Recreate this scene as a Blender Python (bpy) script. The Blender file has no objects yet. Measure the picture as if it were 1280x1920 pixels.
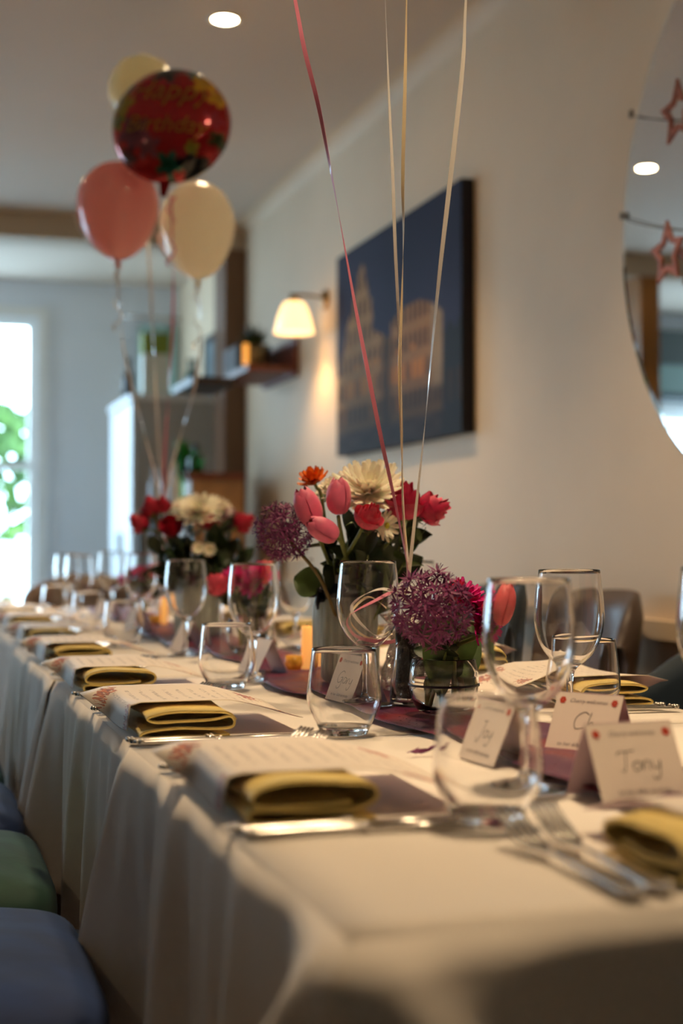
import bpy, math, random
import numpy as np
from mathutils import Vector, Matrix, Quaternion
random.seed(7); np.random.seed(7)
S = bpy.context.scene
COL = S.collection
PI = math.pi

# ---------------------------------------------------------------- camera
FPX = 2667.0
YAW = math.atan(830/FPX); PITCH = math.atan(60/FPX); CZ = 0.987
cy, sy = math.cos(YAW), math.sin(YAW)
RIGHT = Vector((cy, -sy, 0)); FWD0 = Vector((sy, cy, 0)); UP0 = Vector((0, 0, 1))
FWD = FWD0*math.cos(PITCH) + UP0*math.sin(PITCH)
UPV = -FWD0*math.sin(PITCH) + UP0*math.cos(PITCH)
EYE = Vector((0, 0, CZ))
cam = bpy.data.cameras.new('camera'); camo = bpy.data.objects.new('camera', cam); COL.objects.link(camo)
cam.sensor_fit = 'VERTICAL'; cam.sensor_height = 36; cam.sensor_width = 24; cam.lens = 50
m = Matrix((RIGHT, UPV, -FWD)).transposed().to_4x4(); m.translation = EYE
camo.matrix_world = m
cam.clip_start = 0.05; cam.clip_end = 200
cam.dof.use_dof = True; cam.dof.focus_distance = 1.93; cam.dof.aperture_fstop = 2.8
S.camera = camo

def at(px, py, D):
    """measured picture position plus measured distance -> point in the room"""
    return EYE + (FWD + RIGHT*((px-640)/FPX) - UPV*((py-960)/FPX))*D

# ---------------------------------------------------------------- world, light, exposure
W = bpy.data.worlds.new('world'); S.world = W; W.use_nodes = True
nt = W.node_tree; nt.nodes.clear()
wo = nt.nodes.new('ShaderNodeOutputWorld'); wb = nt.nodes.new('ShaderNodeBackground')
wb.inputs[0].default_value = (0.54, 0.79, 1.0, 1); wb.inputs[1].default_value = 12.0
nt.links.new(wb.outputs[0], wo.inputs[0])
S.view_settings.view_transform = 'Standard'; S.view_settings.look = 'None'
S.view_settings.gamma = 1; S.view_settings.use_curve_mapping = False
S.view_settings.exposure = 0.22
try:
    S.cycles.use_denoising = True
    S.cycles.sample_clamp_indirect = 10.0
    S.cycles.blur_glossy = 0.3
    S.cycles.max_bounces = 14; S.cycles.transmission_bounces = 14; S.cycles.glossy_bounces = 5
    S.cycles.diffuse_bounces = 4; S.cycles.transparent_max_bounces = 16
except Exception: pass
SPOT_W = 130.0
WARM = (1.0, 0.72, 0.42)

def portal(loc, rot, sx, sz):
    l = bpy.data.lights.new('window_portal', 'AREA'); l.shape = 'RECTANGLE'; l.size = sx; l.size_y = sz
    l.cycles.is_portal = True
    o = bpy.data.objects.new('window_portal', l); COL.objects.link(o); o.location = loc; o.rotation_euler = rot

# ---------------------------------------------------------------- helpers
def lin(c):
    return tuple(((x/255)/12.92 if x/255 <= .04045 else ((x/255+.055)/1.055)**2.4) for x in c)
_mats = {}
def mat(name, col=(.8,.8,.8), rough=.5, metal=0, trans=0, ior=1.5, emit=None, estr=0, noise=0, nscale=20, bump=0, bscale=60,
        sheen=0, sss=0, coat=0, spec=.5, alpha=1, col2=None):
    if name in _mats: return _mats[name]
    M = bpy.data.materials.new(name); M.use_nodes = True; n = M.node_tree; b = n.nodes['Principled BSDF']
    b.inputs['Base Color'].default_value = (*col, 1); b.inputs['Roughness'].default_value = rough
    b.inputs['Metallic'].default_value = metal; b.inputs['Transmission Weight'].default_value = trans
    b.inputs['IOR'].default_value = ior; b.inputs['Sheen Weight'].default_value = sheen
    b.inputs['Coat Weight'].default_value = coat; b.inputs['Specular IOR Level'].default_value = spec
    b.inputs['Alpha'].default_value = alpha
    if sss: b.inputs['Subsurface Weight'].default_value = sss; b.inputs['Subsurface Scale'].default_value = .01
    if emit: b.inputs['Emission Color'].default_value = (*emit, 1); b.inputs['Emission Strength'].default_value = estr
    if noise or col2 or bump: tc = n.nodes.new('ShaderNodeTexCoord')
    if noise or col2:
        t = n.nodes.new('ShaderNodeTexNoise'); t.inputs['Scale'].default_value = nscale; t.inputs['Detail'].default_value = 4
        n.links.new(tc.outputs['Object'], t.inputs['Vector'])
        r = n.nodes.new('ShaderNodeValToRGB'); r.color_ramp.elements[0].position = .35; r.color_ramp.elements[1].position = .65
        c2 = col2 or tuple(min(1, x*(1+noise)) for x in col)
        c1 = col if col2 else tuple(x*(1-noise) for x in col)
        r.color_ramp.elements[0].color = (*c1, 1); r.color_ramp.elements[1].color = (*c2, 1)
        n.links.new(t.outputs['Fac'], r.inputs[0]); n.links.new(r.outputs[0], b.inputs['Base Color'])
    if bump:
        t2 = n.nodes.new('ShaderNodeTexNoise'); t2.inputs['Scale'].default_value = bscale; t2.inputs['Detail'].default_value = 5
        n.links.new(tc.outputs['Object'], t2.inputs['Vector'])
        bp = n.nodes.new('ShaderNodeBump'); bp.inputs['Strength'].default_value = bump; bp.inputs['Distance'].default_value = .01
        n.links.new(t2.outputs['Fac'], bp.inputs['Height']); n.links.new(bp.outputs[0], b.inputs['Normal'])
    _mats[name] = M
    return M
def emis(name, col, s):
    M = bpy.data.materials.new(name); M.use_nodes = True; n = M.node_tree; n.nodes.clear()
    o = n.nodes.new('ShaderNodeOutputMaterial'); e = n.nodes.new('ShaderNodeEmission')
    e.inputs[0].default_value = (*col, 1); e.inputs[1].default_value = s; n.links.new(e.outputs[0], o.inputs[0]); return M

def mesh(name, v, f, mats, smooth=True, midx=None):
    me = bpy.data.meshes.new(name); me.from_pydata([tuple(p) for p in v], [], [tuple(q) for q in f])
    for mm in (mats if isinstance(mats, (list, tuple)) else [mats]): me.materials.append(mm)
    if midx is not None: me.polygons.foreach_set('material_index', midx)
    if smooth: me.polygons.foreach_set('use_smooth', [True]*len(me.polygons))
    me.update(); return me
def link(name, me, parent=None, loc=None, rot=None):
    o = bpy.data.objects.new(name, me); COL.objects.link(o)
    if parent: o.parent = parent
    if loc is not None: o.location = loc
    if rot is not None: o.rotation_euler = rot
    return o
def obj(name, vf, mats, parent=None, smooth=True, loc=None, rot=None, midx=None):
    return link(name, mesh(name, vf[0], vf[1], mats, smooth, midx), parent, loc, rot)
def tag(o, label, cat, group=None, kind=None):
    o['label'] = label; o['category'] = cat
    if group: o['group'] = group
    if kind: o['kind'] = kind
    return o
def empty(name, loc, rz=0, label=None, cat=None, group=None):
    o = bpy.data.objects.new(name, None); COL.objects.link(o); o.location = loc; o.rotation_euler = (0, 0, rz)
    o.empty_display_size = .05
    if label: tag(o, label, cat, group)
    return o
def struct(o, label=None):
    o['kind'] = 'structure'
    if label: o['label'] = label
    return o
def copytree(o, parent=None):
    c = o.copy(); COL.objects.link(c)
    if parent: c.parent = parent
    for ch in list(o.children): copytree(ch, c)
    return c
def join(*vfs):
    V, F = [], []
    for v, f in vfs:
        k = len(V); V += [tuple(p) for p in v]; F += [tuple(i+k for i in q) for q in f]
    return V, F
def xf(vf, M):
    return [tuple(M @ Vector(p)) for p in vf[0]], vf[1]
def box(x0, x1, y0, y1, z0, z1, b=0):
    if b <= 0:
        v = [(x0,y0,z0),(x1,y0,z0),(x1,y1,z0),(x0,y1,z0),(x0,y0,z1),(x1,y0,z1),(x1,y1,z1),(x0,y1,z1)]
        return v, [(0,3,2,1),(4,5,6,7),(0,1,5,4),(1,2,6,5),(2,3,7,6),(3,0,4,7)]
    v = []; 
    for (z, i) in ((z0, b), (z0+b, 0), (z1-b, 0), (z1, b)):
        v += [(x0+i+b*.6*(i==0),y0+i,z),(x1-i-b*.6*(i==0),y0+i,z),(x1-i,y0+i+b*.6*(i==0),z),(x1-i,y1-i-b*.6*(i==0),z),
              (x1-i-b*.6*(i==0),y1-i,z),(x0+i+b*.6*(i==0),y1-i,z),(x0+i,y1-i-b*.6*(i==0),z),(x0+i,y0+i+b*.6*(i==0),z)]
    f = [tuple(reversed(range(8))), tuple(range(24, 32))]
    for k in range(3):
        for j in range(8): f.append((k*8+j, k*8+(j+1)%8, (k+1)*8+(j+1)%8, (k+1)*8+j))
    return v, f
def lathe(prof, n=32, close=False):
    v = []; f = []
    for (r, z) in prof:
        for j in range(n):
            a = 2*PI*j/n; v.append((r*math.cos(a), r*math.sin(a), z))
    K = len(prof)
    for k in range(K-1 + (1 if close else 0)):
        k2 = (k+1) % K
        for j in range(n): f.append((k*n+j, k*n+(j+1)%n, k2*n+(j+1)%n, k2*n+j))
    if not close:
        if prof[0][0] > 1e-6: f.append(tuple(reversed(range(n))))
        if prof[-1][0] > 1e-6: f.append(tuple(range((K-1)*n, K*n)))
    return v, f
def frames(pts):
    T = []
    for i in range(len(pts)):
        a = pts[max(0, i-1)]; b = pts[min(len(pts)-1, i+1)]; T.append((b-a).normalized() if (b-a).length > 1e-9 else Vector((0,0,1)))
    ref = Vector((0, 0, 1)) if abs(T[0].z) < .9 else Vector((1, 0, 0))
    N = []; n = (ref - T[0]*ref.dot(T[0])).normalized()
    for t in T:
        n = (n - t*n.dot(t)).normalized(); N.append(n.copy())
    return T, N
def tube(pts, rad, n=8):
    pts = [Vector(p) for p in pts]; rad = rad if hasattr(rad, '__len__') else [rad]*len(pts)
    T, N = frames(pts); v = []; f = []
    for p, t, nn, r in zip(pts, T, N, rad):
        b = t.cross(nn)
        for j in range(n):
            a = 2*PI*j/n; v.append(tuple(p + nn*(r*math.cos(a)) + b*(r*math.sin(a))))
    for k in range(len(pts)-1):
        for j in range(n): f.append((k*n+j, k*n+(j+1)%n, (k+1)*n+(j+1)%n, (k+1)*n+j))
    f.append(tuple(reversed(range(n)))); f.append(tuple(range((len(pts)-1)*n, len(pts)*n)))
    return v, f
def catmull(P, k=6, closed=False):
    P = [Vector(p) if len(p) == 3 else Vector((p[0], p[1], 0)) for p in P]; out = []
    n = len(P)
    rng = range(n) if closed else range(n-1)
    for i in rng:
        if closed: a, b, c, d = P[(i-1)%n], P[i], P[(i+1)%n], P[(i+2)%n]
        else: a, b, c, d = P[max(i-1,0)], P[i], P[i+1], P[min(i+2,n-1)]
        for j in range(k):
            t = j/k; out.append(.5*((2*b)+(c-a)*t+(2*a-5*b+4*c-d)*t*t+(3*b-a-3*c+d)*t**3))
    if not closed: out.append(P[-1])
    return out
def grid(fn, nu, nv):
    """fn(u,v)->point, u,v in 0..1"""
    v = [fn(i/nu, j/nv) for i in range(nu+1) for j in range(nv+1)]
    f = [(i*(nv+1)+j, (i+1)*(nv+1)+j, (i+1)*(nv+1)+j+1, i*(nv+1)+j+1) for i in range(nu) for j in range(nv)]
    return v, f
def sheet(fn, nu, nv, th):
    """thin two-sided sheet with thickness th downwards; second material on the underside"""
    t, ft = grid(fn, nu, nv); n = len(t)
    b = [(p[0], p[1], p[2]-th) for p in t]; V = t+b; F = list(ft); idx = [0]*len(F)
    for q in ft: F.append(tuple(reversed([i+n for i in q]))); idx.append(1)
    w = nv+1
    ring = [i*w for i in range(nu+1)] + [nu*w+j for j in range(1, w)] + [i*w+nv for i in range(nu-1, -1, -1)] + [j for j in range(nv-1, 0, -1)]
    for a, c in zip(ring, ring[1:]+ring[:1]): F.append((a, a+n, c+n, c)); idx.append(0)
    return (V, F), idx
def ball(r, c=(0,0,0), n=12, sz=1):
    prof = [(max(1e-5, r*math.sin(PI*i/n)), -r*sz*math.cos(PI*i/n)) for i in range(n+1)]
    v, f = lathe(prof, n*2, False); f = f[:n*n*2]
    return [(p[0]+c[0], p[1]+c[1], p[2]+c[2]) for p in v], f
def orient(d, up=Vector((0,0,1)), roll=0):
    d = Vector(d).normalized(); return (d.to_track_quat('Z', 'Y') @ Quaternion((0,0,1), roll)).to_euler()

# ---------------------------------------------------------------- materials
m_wall = mat('wall_paint', lin((222,200,170)), .7, bump=.06, bscale=8, noise=.03, nscale=2)
m_ceil = mat('ceiling_paint', lin((212,196,178)), .75, noise=.02, nscale=1)
m_far = mat('far_wall_paint', lin((226,230,236)), .7, noise=.02, nscale=1)
m_trim = mat('white_trim', lin((232,230,225)), .45)
m_floor = mat('wood_floor', lin((70,48,34)), .45, noise=.3, nscale=6)
m_brown = mat('brown_painted_post', lin((118,84,58)), .6, noise=.1, nscale=3)
m_beam = mat('beam_paint', lin((200,184,162)), .7)
m_cloth = mat('cream_tablecloth', lin((243,234,224)), .85, bump=.15, bscale=14, sheen=.2)
m_glass = mat('clear_glass', (1,1,1), 0.0, trans=1, ior=1.46)
m_silver = mat('silver_cutlery', (.56,.54,.51), .26, metal=1)
m_napkin = mat('yellow_napkin_cloth', lin((248,220,130)), .9, bump=.2, bscale=260, sheen=.3, noise=.06, nscale=30)
m_lilac = mat('lilac_reflection_back', lin((205,178,190)), .6)  # purple runner's reflection painted into the colour of card backs and menu undersides
m_card = mat('place_card_paper', lin((235,222,212)), .6)
m_ink = mat('dark_ink', (.03,.025,.03), .6)
m_ink2 = mat('grey_ink', (.22,.19,.2), .7)
m_redprint = mat('red_flower_print', lin((190,62,40)), .7)
m_wax = mat('led_candle_wax', lin((255,190,90)), .5, emit=(1,.45,.12), estr=.55)
m_amber = mat('amber_glass_holder', lin((235,170,60)), .25, noise=.3, nscale=40)
m_velvet_b = mat('blue_velvet', lin((14,46,96)), .8, sheen=.12, noise=.3, nscale=9, bump=.1, bscale=20)
m_velvet_g = mat('green_velvet', lin((24,64,54)), .8, sheen=.12, noise=.3, nscale=9, bump=.1, bscale=20)
m_navy = mat('dark_teal_velvet', lin((22,44,62)), .75, sheen=.1, noise=.25, nscale=6)
m_taupe = mat('taupe_leather', lin((80,64,56)), .45, noise=.15, nscale=5, bump=.05)
m_black = mat('black_metal_leg', (.02,.02,.02), .4)
m_pink_tulip = mat('pink_tulip_petal', lin((240,112,150)), .5, sss=.15, noise=.12, nscale=40, sheen=.2)
m_coral_tulip = mat('coral_tulip_petal', lin((238,104,112)), .5, sss=.15, noise=.12, nscale=40)
m_rose = mat('rose_petal', lin((208,40,88)), .55, noise=.25, nscale=60, sss=.1)
m_rose_coral = mat('coral_rose_petal', lin((226,80,108)), .55, noise=.2, nscale=60, sss=.1)
m_rose_red = mat('crimson_rose_petal', lin((196,24,60)), .55, noise=.25, nscale=60, sss=.1)
m_mum = mat('cream_petal', lin((255,244,224)), .55, sss=.15, noise=.05, nscale=60)
m_mumc = mat('yellow_green_centre', lin((196,190,70)), .8, noise=.3, nscale=300)
m_orange = mat('orange_petal', lin((250,120,20)), .5, noise=.3, nscale=50, sss=.1)
m_magenta = mat('magenta_petal', lin((216,14,140)), .5, noise=.2, nscale=50, sss=.1)
m_allium = mat('purple_allium', lin((128,52,104)), .6, noise=.4, nscale=2)
m_alliumc = mat('dark_allium_core', lin((70,34,52)), .7)
m_leaf = mat('green_leaf', lin((74,98,46)), .45, noise=.25, nscale=25)
m_leafd = mat('dark_green_leaf', lin((40,58,30)), .45, noise=.3, nscale=25)
m_stem = mat('green_stem', lin((110,122,62)), .5, noise=.2, nscale=30)
m_navyrib = mat('navy_satin_ribbon', lin((18,20,38)), .35, noise=.3, nscale=60)
m_pinkrib = mat('pink_curling_ribbon', lin((236,140,168)), .4, coat=.3)
m_whiterib = mat('white_curling_ribbon', lin((252,248,244)), .35, coat=.5)
m_foil = mat('silver_foil', (.9,.88,.85), .12, metal=1, bump=.6, bscale=120)

def ribbed_glass():
    M = mat('grey_ribbed_glass', lin((212,220,214)), .22, trans=.50, ior=1.3, noise=.05, nscale=40)
    return M
m_ribglass = ribbed_glass()

def menu_material():
    """white paper printed with rust watercolour flowers at the two top corners and lines of small grey text"""
    M = bpy.data.materials.new('printed_menu_paper'); M.use_nodes = True; n = M.node_tree; b = n.nodes['Principled BSDF']
    b.inputs['Roughness'].default_value = .6
    tc = n.nodes.new('ShaderNodeTexCoord'); sep = n.nodes.new('ShaderNodeSeparateXYZ'); n.links.new(tc.outputs['Generated'], sep.inputs[0])
    def math_(op, a, bb=None):
        q = n.nodes.new('ShaderNodeMath'); q.operation = op
        for i, x in enumerate((a, bb)):
            if x is None: continue
            if isinstance(x, (int, float)): q.inputs[i].default_value = x
            else: n.links.new(x, q.inputs[i])
        return q.outputs[0]
    X, Y = sep.outputs[0], sep.outputs[1]
    nz = n.nodes.new('ShaderNodeTexNoise'); nz.inputs['Scale'].default_value = 20; nz.inputs['Detail'].default_value = 6
    n.links.new(tc.outputs['Generated'], nz.inputs['Vector'])
    def blob(cx, cy_, rx, ry):
        dx = math_('DIVIDE', math_('SUBTRACT', X, cx), rx); dy = math_('DIVIDE', math_('SUBTRACT', Y, cy_), ry)
        d = math_('ADD', math_('MULTIPLY', dx, dx), math_('MULTIPLY', dy, dy))
        return math_('GREATER_THAN', math_('SUBTRACT', math_('MULTIPLY', nz.outputs['Fac'], 3.0), d), 1.15)
    bl = math_('MAXIMUM', blob(.16, .88, .15, .10), blob(.88, .86, .16, .12))
    bl = math_('MAXIMUM', bl, blob(.14, .12, .13, .08)); bl = math_('MAXIMUM', bl, blob(.88, .1, .1, .08))
    # text rows
    row = math_('GREATER_THAN', math_('SINE', math_('MULTIPLY', Y, 95)), .55)
    n2 = n.nodes.new('ShaderNodeTexNoise'); n2.inputs['Scale'].default_value = 42; n2.inputs['Detail'].default_value = 1
    n.links.new(tc.outputs['Generated'], n2.inputs['Vector'])
    word = math_('GREATER_THAN', n2.outputs['Fac'], .5)
    inside = math_('MULTIPLY', math_('MULTIPLY', math_('GREATER_THAN', X, .24), math_('LESS_THAN', X, .76)),
                   math_('MULTIPLY', math_('GREATER_THAN', Y, .12), math_('LESS_THAN', Y, .88)))
    txt = math_('MULTIPLY', math_('MULTIPLY', row, word), inside)
    mx = n.nodes.new('ShaderNodeMixRGB'); mx.inputs[1].default_value = (*lin((240,228,216)), 1)
    rp = n.nodes.new('ShaderNodeValToRGB'); rp.color_ramp.elements[0].color = (*lin((208,110,72)), 1); rp.color_ramp.elements[0].position = .4
    rp.color_ramp.elements[1].color = (*lin((120,32,70)), 1); rp.color_ramp.elements[1].position = .62
    n3 = n.nodes.new('ShaderNodeTexNoise'); n3.inputs['Scale'].default_value = 22; n.links.new(tc.outputs['Generated'], n3.inputs['Vector'])
    n.links.new(n3.outputs['Fac'], rp.inputs[0]); n.links.new(rp.outputs[0], mx.inputs[2]); n.links.new(math_('MULTIPLY', bl, .8), mx.inputs[0])
    m2 = n.nodes.new('ShaderNodeMixRGB'); m2.inputs[2].default_value = (*lin((120,110,115)), 1)
    n.links.new(mx.outputs[0], m2.inputs[1]); n.links.new(math_('MULTIPLY', txt, .38), m2.inputs[0])
    n.links.new(m2.outputs[0], b.inputs['Base Color'])
    return M
m_menu = menu_material()

def runner_material():
    M = bpy.data.materials.new('burgundy_sequin_organza'); M.use_nodes = True; n = M.node_tree; b = n.nodes['Principled BSDF']
    tc = n.nodes.new('ShaderNodeTexCoord')
    t = n.nodes.new('ShaderNodeTexNoise'); t.inputs['Scale'].default_value = 14; n.links.new(tc.outputs['Object'], t.inputs['Vector'])
    r = n.nodes.new('ShaderNodeValToRGB'); r.color_ramp.elements[0].position = .35; r.color_ramp.elements[1].position = .62
    r.color_ramp.elements[0].color = (*lin((118,14,30)), 1); r.color_ramp.elements[1].color = (*lin((84,34,70)), 1)
    n.links.new(t.outputs['Fac'], r.inputs[0]); n.links.new(r.outputs[0], b.inputs['Base Color'])
    v = n.nodes.new('ShaderNodeTexVoronoi'); v.inputs['Scale'].default_value = 110; n.links.new(tc.outputs['Object'], v.inputs['Vector'])
    lt = n.nodes.new('ShaderNodeMath'); lt.operation = 'LESS_THAN'; lt.inputs[1].default_value = .16; n.links.new(v.outputs['Distance'], lt.inputs[0])
    n.links.new(lt.outputs[0], b.inputs['Metallic'])
    mr = n.nodes.new('ShaderNodeMapRange'); mr.inputs[3].default_value = .45; mr.inputs[4].default_value = .12
    n.links.new(lt.outputs[0], mr.inputs[0]); n.links.new(mr.outputs[0], b.inputs['Roughness'])
    bp = n.nodes.new('ShaderNodeBump'); bp.inputs['Strength'].default_value = .5; bp.inputs['Distance'].default_value = .003
    n.links.new(v.outputs['Color'], bp.inputs['Height']); n.links.new(bp.outputs[0], b.inputs['Normal'])
    return M
m_runner = runner_material()

# ---------------------------------------------------------------- the room shell
ZC = 2.72; YB = -2.6; XL = -3.4; XR = 1.8; YO = 7.55; YF = 9.5
struct(obj('floor', box(XL-.2, XR+.2, YB-.2, YF+.2, -.12, 0), m_floor, smooth=False), 'dark wooden dining room floor')
struct(obj('ceiling', box(XL-.2, XR+.2, YB-.2, YF+.2, ZC, ZC+.12), m_ceil, smooth=False), 'plain pale ceiling with recessed lights')
struct(obj('wall_right', box(XR, XR+.15, YB-.1, YF+.1, 0, ZC), m_wall, smooth=False), 'long cream wall with painting, mirror and wall lamp')
struct(obj('wall_back', box(XL, XR, YB-.15, YB, 0, ZC), m_wall, smooth=False))
def wall_with_windows(name, fixed, axis, lo, hi, wins, th, material):
    """a wall in boxes round its window openings; wins = (a0,a1,z0,z1)"""
    parts = []; cur = lo
    def seg(a0, a1, z0, z1):
        if a1-a0 < 1e-4 or z1-z0 < 1e-4: return
        parts.append(box(a0, a1, fixed, fixed+th, z0, z1) if axis == 'x' else box(fixed, fixed+th, a0, a1, z0, z1))
    for (a0, a1, z0, z1) in sorted(wins):
        seg(cur, a0, 0, ZC); seg(a0, a1, 0, z0); seg(a0, a1, z1, ZC); cur = a1
    seg(cur, hi, 0, ZC)
    return struct(obj(name, join(*parts), material, smooth=False))
FWIN = [(-.30, .86, .45, 2.47), (-2.9, -1.95, .80, 1.98)]
LWIN = [(7.85, 9.3, .45, 2.45)]
wall_with_windows('wall_far', YF, 'x', XL, XR, FWIN, .18, m_far)
wall_with_windows('wall_left', XL-.18, 'y', YB, YF, LWIN, .18, m_wall)
m_pane = mat('window_pane', (1,1,1), 0, trans=1, ior=1.02)
def window(n, a0, a1, z0, z1, axis):
    w = bpy.data.objects.new('window_%d' % n, None); COL.objects.link(w); w['kind'] = 'structure'
    f = .05
    def B(a, b, z, zz, d0, d1):
        return box(a, b, YF+d0, YF+d1, z, zz) if axis == 'x' else box(XL-d1, XL-d0, a, b, z, zz)
    zm = z0+(z1-z0)*.52
    obj('window_frame', join(B(a0, a0+f, z0, z1, .02, .10), B(a1-f, a1, z0, z1, .02, .10), B(a0+f, a1-f, z0, z0+f, .02, .10), B(a0+f, a1-f, z1-f, z1, .02, .10)), m_trim, w, smooth=False)
    obj('meeting_rail', B(a0+f, a1-f, zm-.025, zm+.025, .03, .09), m_trim, w, smooth=False)
    obj('window_sill', B(a0-.04, a1+.04, z0-.04, z0, -.06, .1), m_trim, w, smooth=False)
    t = .07
    obj('architrave', join(B(a0-t, a0, z0-.04, z1+t, -.02, -.001), B(a1, a1+t, z0-.04, z1+t, -.02, -.001), B(a0, a1, z1, z1+t, -.02, -.001)), m_trim, w, smooth=False)
    return w
for i, (a0, a1, z0, z1) in enumerate(FWIN):
    window(i+1, a0, a1, z0, z1, 'x'); portal(((a0+a1)/2, YF+.17, (z0+z1)/2), (-PI/2, 0, 0), a1-a0, z1-z0)
for i, (a0, a1, z0, z1) in enumerate(LWIN):
    window(i+3, a0, a1, z0, z1, 'y'); portal((XL-.17, (a0+a1)/2, (z0+z1)/2), (0, -PI/2, 0), z1-z0, a1-a0)
# opening between the two rooms: header beam, right brown post, slim left post
struct(obj('trim_1', box(XL, XR, YO, YO+.22, 2.59, ZC), m_beam, smooth=False), 'beige header beam across the opening to the far room')
struct(obj('trim_2', box(1.68, XR, YO-.02, YO+.24, 0, 2.59), m_brown, smooth=False), 'brown post against the right wall under the beam')
struct(obj('trim_3', box(-.83, -.70, YO-.02, YO+.24, 0, 2.59), mat('amber_wood_post', lin((170,110,45)), .5, noise=.2, nscale=4), smooth=False), 'amber wooden post seen in the mirror')
# cove along the right wall
cv = []; K = 8
for yy in (YB, YO):
    cv.append((XR, yy, ZC)); 
    for k in range(K+1):
        a = PI/2*k/K; cv.append((XR-.075+.075*math.sin(a)*1.0, yy, ZC-.07+ .07*math.cos(a)) if False else (XR-.075*(1-math.sin(a)), yy, ZC-.07*(1-math.cos(a))))
nn = K+2
cf = [(i, (i+1) % nn, (i+1) % nn+nn, i+nn) for i in range(nn)]
struct(obj('trim_4', (cv, cf), m_wall, smooth=False), 'pale coving between ceiling and right wall')
struct(obj('baseboard_right', box(XR-.02, XR, YB, YO, 0, .14), m_trim, smooth=False))
struct(obj('trim_5', box(XR-.035, XR, YB, YO-.03, .755, .80), m_wall, smooth=False), 'dado rail on the right wall')
# outside
m_hedge = mat('garden_foliage', lin((40,70,26)), .8, nscale=3, col2=lin((84,118,48)))
m_hedge2 = mat('pale_garden_foliage', lin((120,150,100)), .8)
struct(obj('ground', box(-18, 18, YF+.4, 30, -.3, -.15), mat('pale_paving', lin((205,208,210)), .8), smooth=False), 'pale paving outside the far window')
def bush(loc, r, h, label):
    V = []; F = []
    rs = random.Random(int(loc[0]*10))
    for i in range(1300):
        u = rs.random()*2*PI; w = rs.random()*2-1; q = (1-w*w)**.5; rr = r*(.8+.25*rs.random())
        c = Vector((q*math.cos(u)*rr, q*math.sin(u)*rr, h*.55+w*h*.5)); s = .09+.08*rs.random()
        a = Vector((rs.gauss(0,1), rs.gauss(0,1), rs.gauss(0,1))).normalized(); b = a.orthogonal().normalized()
        k = len(V); V += [c+a*s, c+b*s*.5, c-a*s, c-b*s*.5]; F.append((k, k+1, k+2, k+3))
    t = empty('garden_tree', loc, 0, label, 'tree')
    o = obj('foliage', (V, F), m_hedge, t, smooth=False); o['kind'] = 'stuff'
    obj('trunk', tube([(0,0,-.15),(0,0,h*.6)], [.09,.05], 8), mat('bark', lin((80,62,48)), .9), t)
bush((.85, 14.3, 0), .9, 2.2, 'leafy green tree outside the far window, the nearer one')
bush((-.2, 17.5, 0), 1.0, 2.6, 'taller green tree further back outside the far window')
# opposite house, pale, hazy
fo = empty('garden_fence', (0, 12.2, -.15), 0, 'white slatted garden fence outside the far window', 'fence')
for k in range(9): obj('rail', box(-3, 3.2, -.02, .02, .12+k*.12, .19+k*.12), m_trim, fo, smooth=False)
for x in (-2.9, -1, 1, 3.1): obj('post', box(x-.04, x+.04, .021, .09, 0, 1.2), m_trim, fo, smooth=False)

# ---------------------------------------------------------------- ceiling lights and wall lamp
m_led = emis('downlight_lens', (1, .74, .42), 55)
def downlight(x, y, label):
    t = empty('ceiling_downlight', (x, y, ZC), 0, label, 'ceiling light', 'recessed ceiling spotlights')
    obj('trim_ring', lathe([(.041,-.001),(.056,-.001),(.058,-.004),(.052,-.008),(.042,-.006)], 32, True), m_trim, t)
    obj('lens', lathe([(.0405,-.0015),(.040,-.006)], 32), m_led, t)
    l = bpy.data.lights.new('downlight_beam', 'SPOT'); l.energy = SPOT_W; l.color = WARM; l.spot_size = math.radians(98); l.spot_blend = 1.0
    l.shadow_soft_size = .10
    o = bpy.data.objects.new('downlight_beam', l); COL.objects.link(o); o.parent = t; o.location = (0, 0, -.012)
for x, y, lb in [(1.015, 4.555, 'recessed ceiling spotlight above the balloons, seen directly'), (.267, 5.78, 'recessed ceiling spotlight that shows reflected in the round mirror'),
                 (1.0, 2.75, 'recessed ceiling spotlight over the middle of the long table'), (.75, 1.35, 'recessed ceiling spotlight over the near table end'),
                 (-1.9, 2.2, 'recessed ceiling spotlight over the open floor at left'), (-1.7, 5.0, 'recessed ceiling spotlight at the far left of the room')]:
    downlight(x, y, lb)

brass = mat('aged_brass', lin((150,112,60)), .3, metal=1)
L = empty('wall_lamp', (1.8, 6.02, 2.07), 0, 'lit brass wall lamp with cream glass shade beside the painting', 'lamp')
obj('wall_plate', xf(lathe([(.0001,0),(.045,0),(.045,.008),(.03,.018),(.0001,.02)], 24), Matrix.Rotation(-PI/2, 4, 'Y')), brass, L)
obj('arm', tube(catmull([(-.01,0,.004),(-.06,0,.012),(-.125,0,.014),(-.145,0,.004)], 6), .007, 8), brass, L)
obj('cap', lathe([(.0001,.02),(.018,.018),(.022,0),(.026,-.02),(.0001,-.022)], 20), brass, L, loc=(-.145, 0, 0))
m_shade = mat('lit_cream_glass', (1,.85,.6), .4, emit=(1,.60,.24), estr=2.0)
obj('shade', lathe([(.028,-.015),(.045,-.022),(.058,-.045),(.072,-.085),(.088,-.155),(.085,-.155),(.069,-.085),(.055,-.046),(.042,-.026),(.026,-.02)], 32, True), m_shade, L, loc=(-.145, 0, 0))
obj('bulb', ball(.024, (0,0,-.085), 8, 1.3), emis('lamp_bulb', (1,.7,.35), 30), L, loc=(-.145, 0, 0))
pl = bpy.data.lights.new('wall_lamp_glow', 'SPOT'); pl.energy = 14; pl.color = (1, .62, .28); pl.shadow_soft_size = .03; pl.spot_size = math.radians(125); pl.spot_blend = .6
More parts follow.
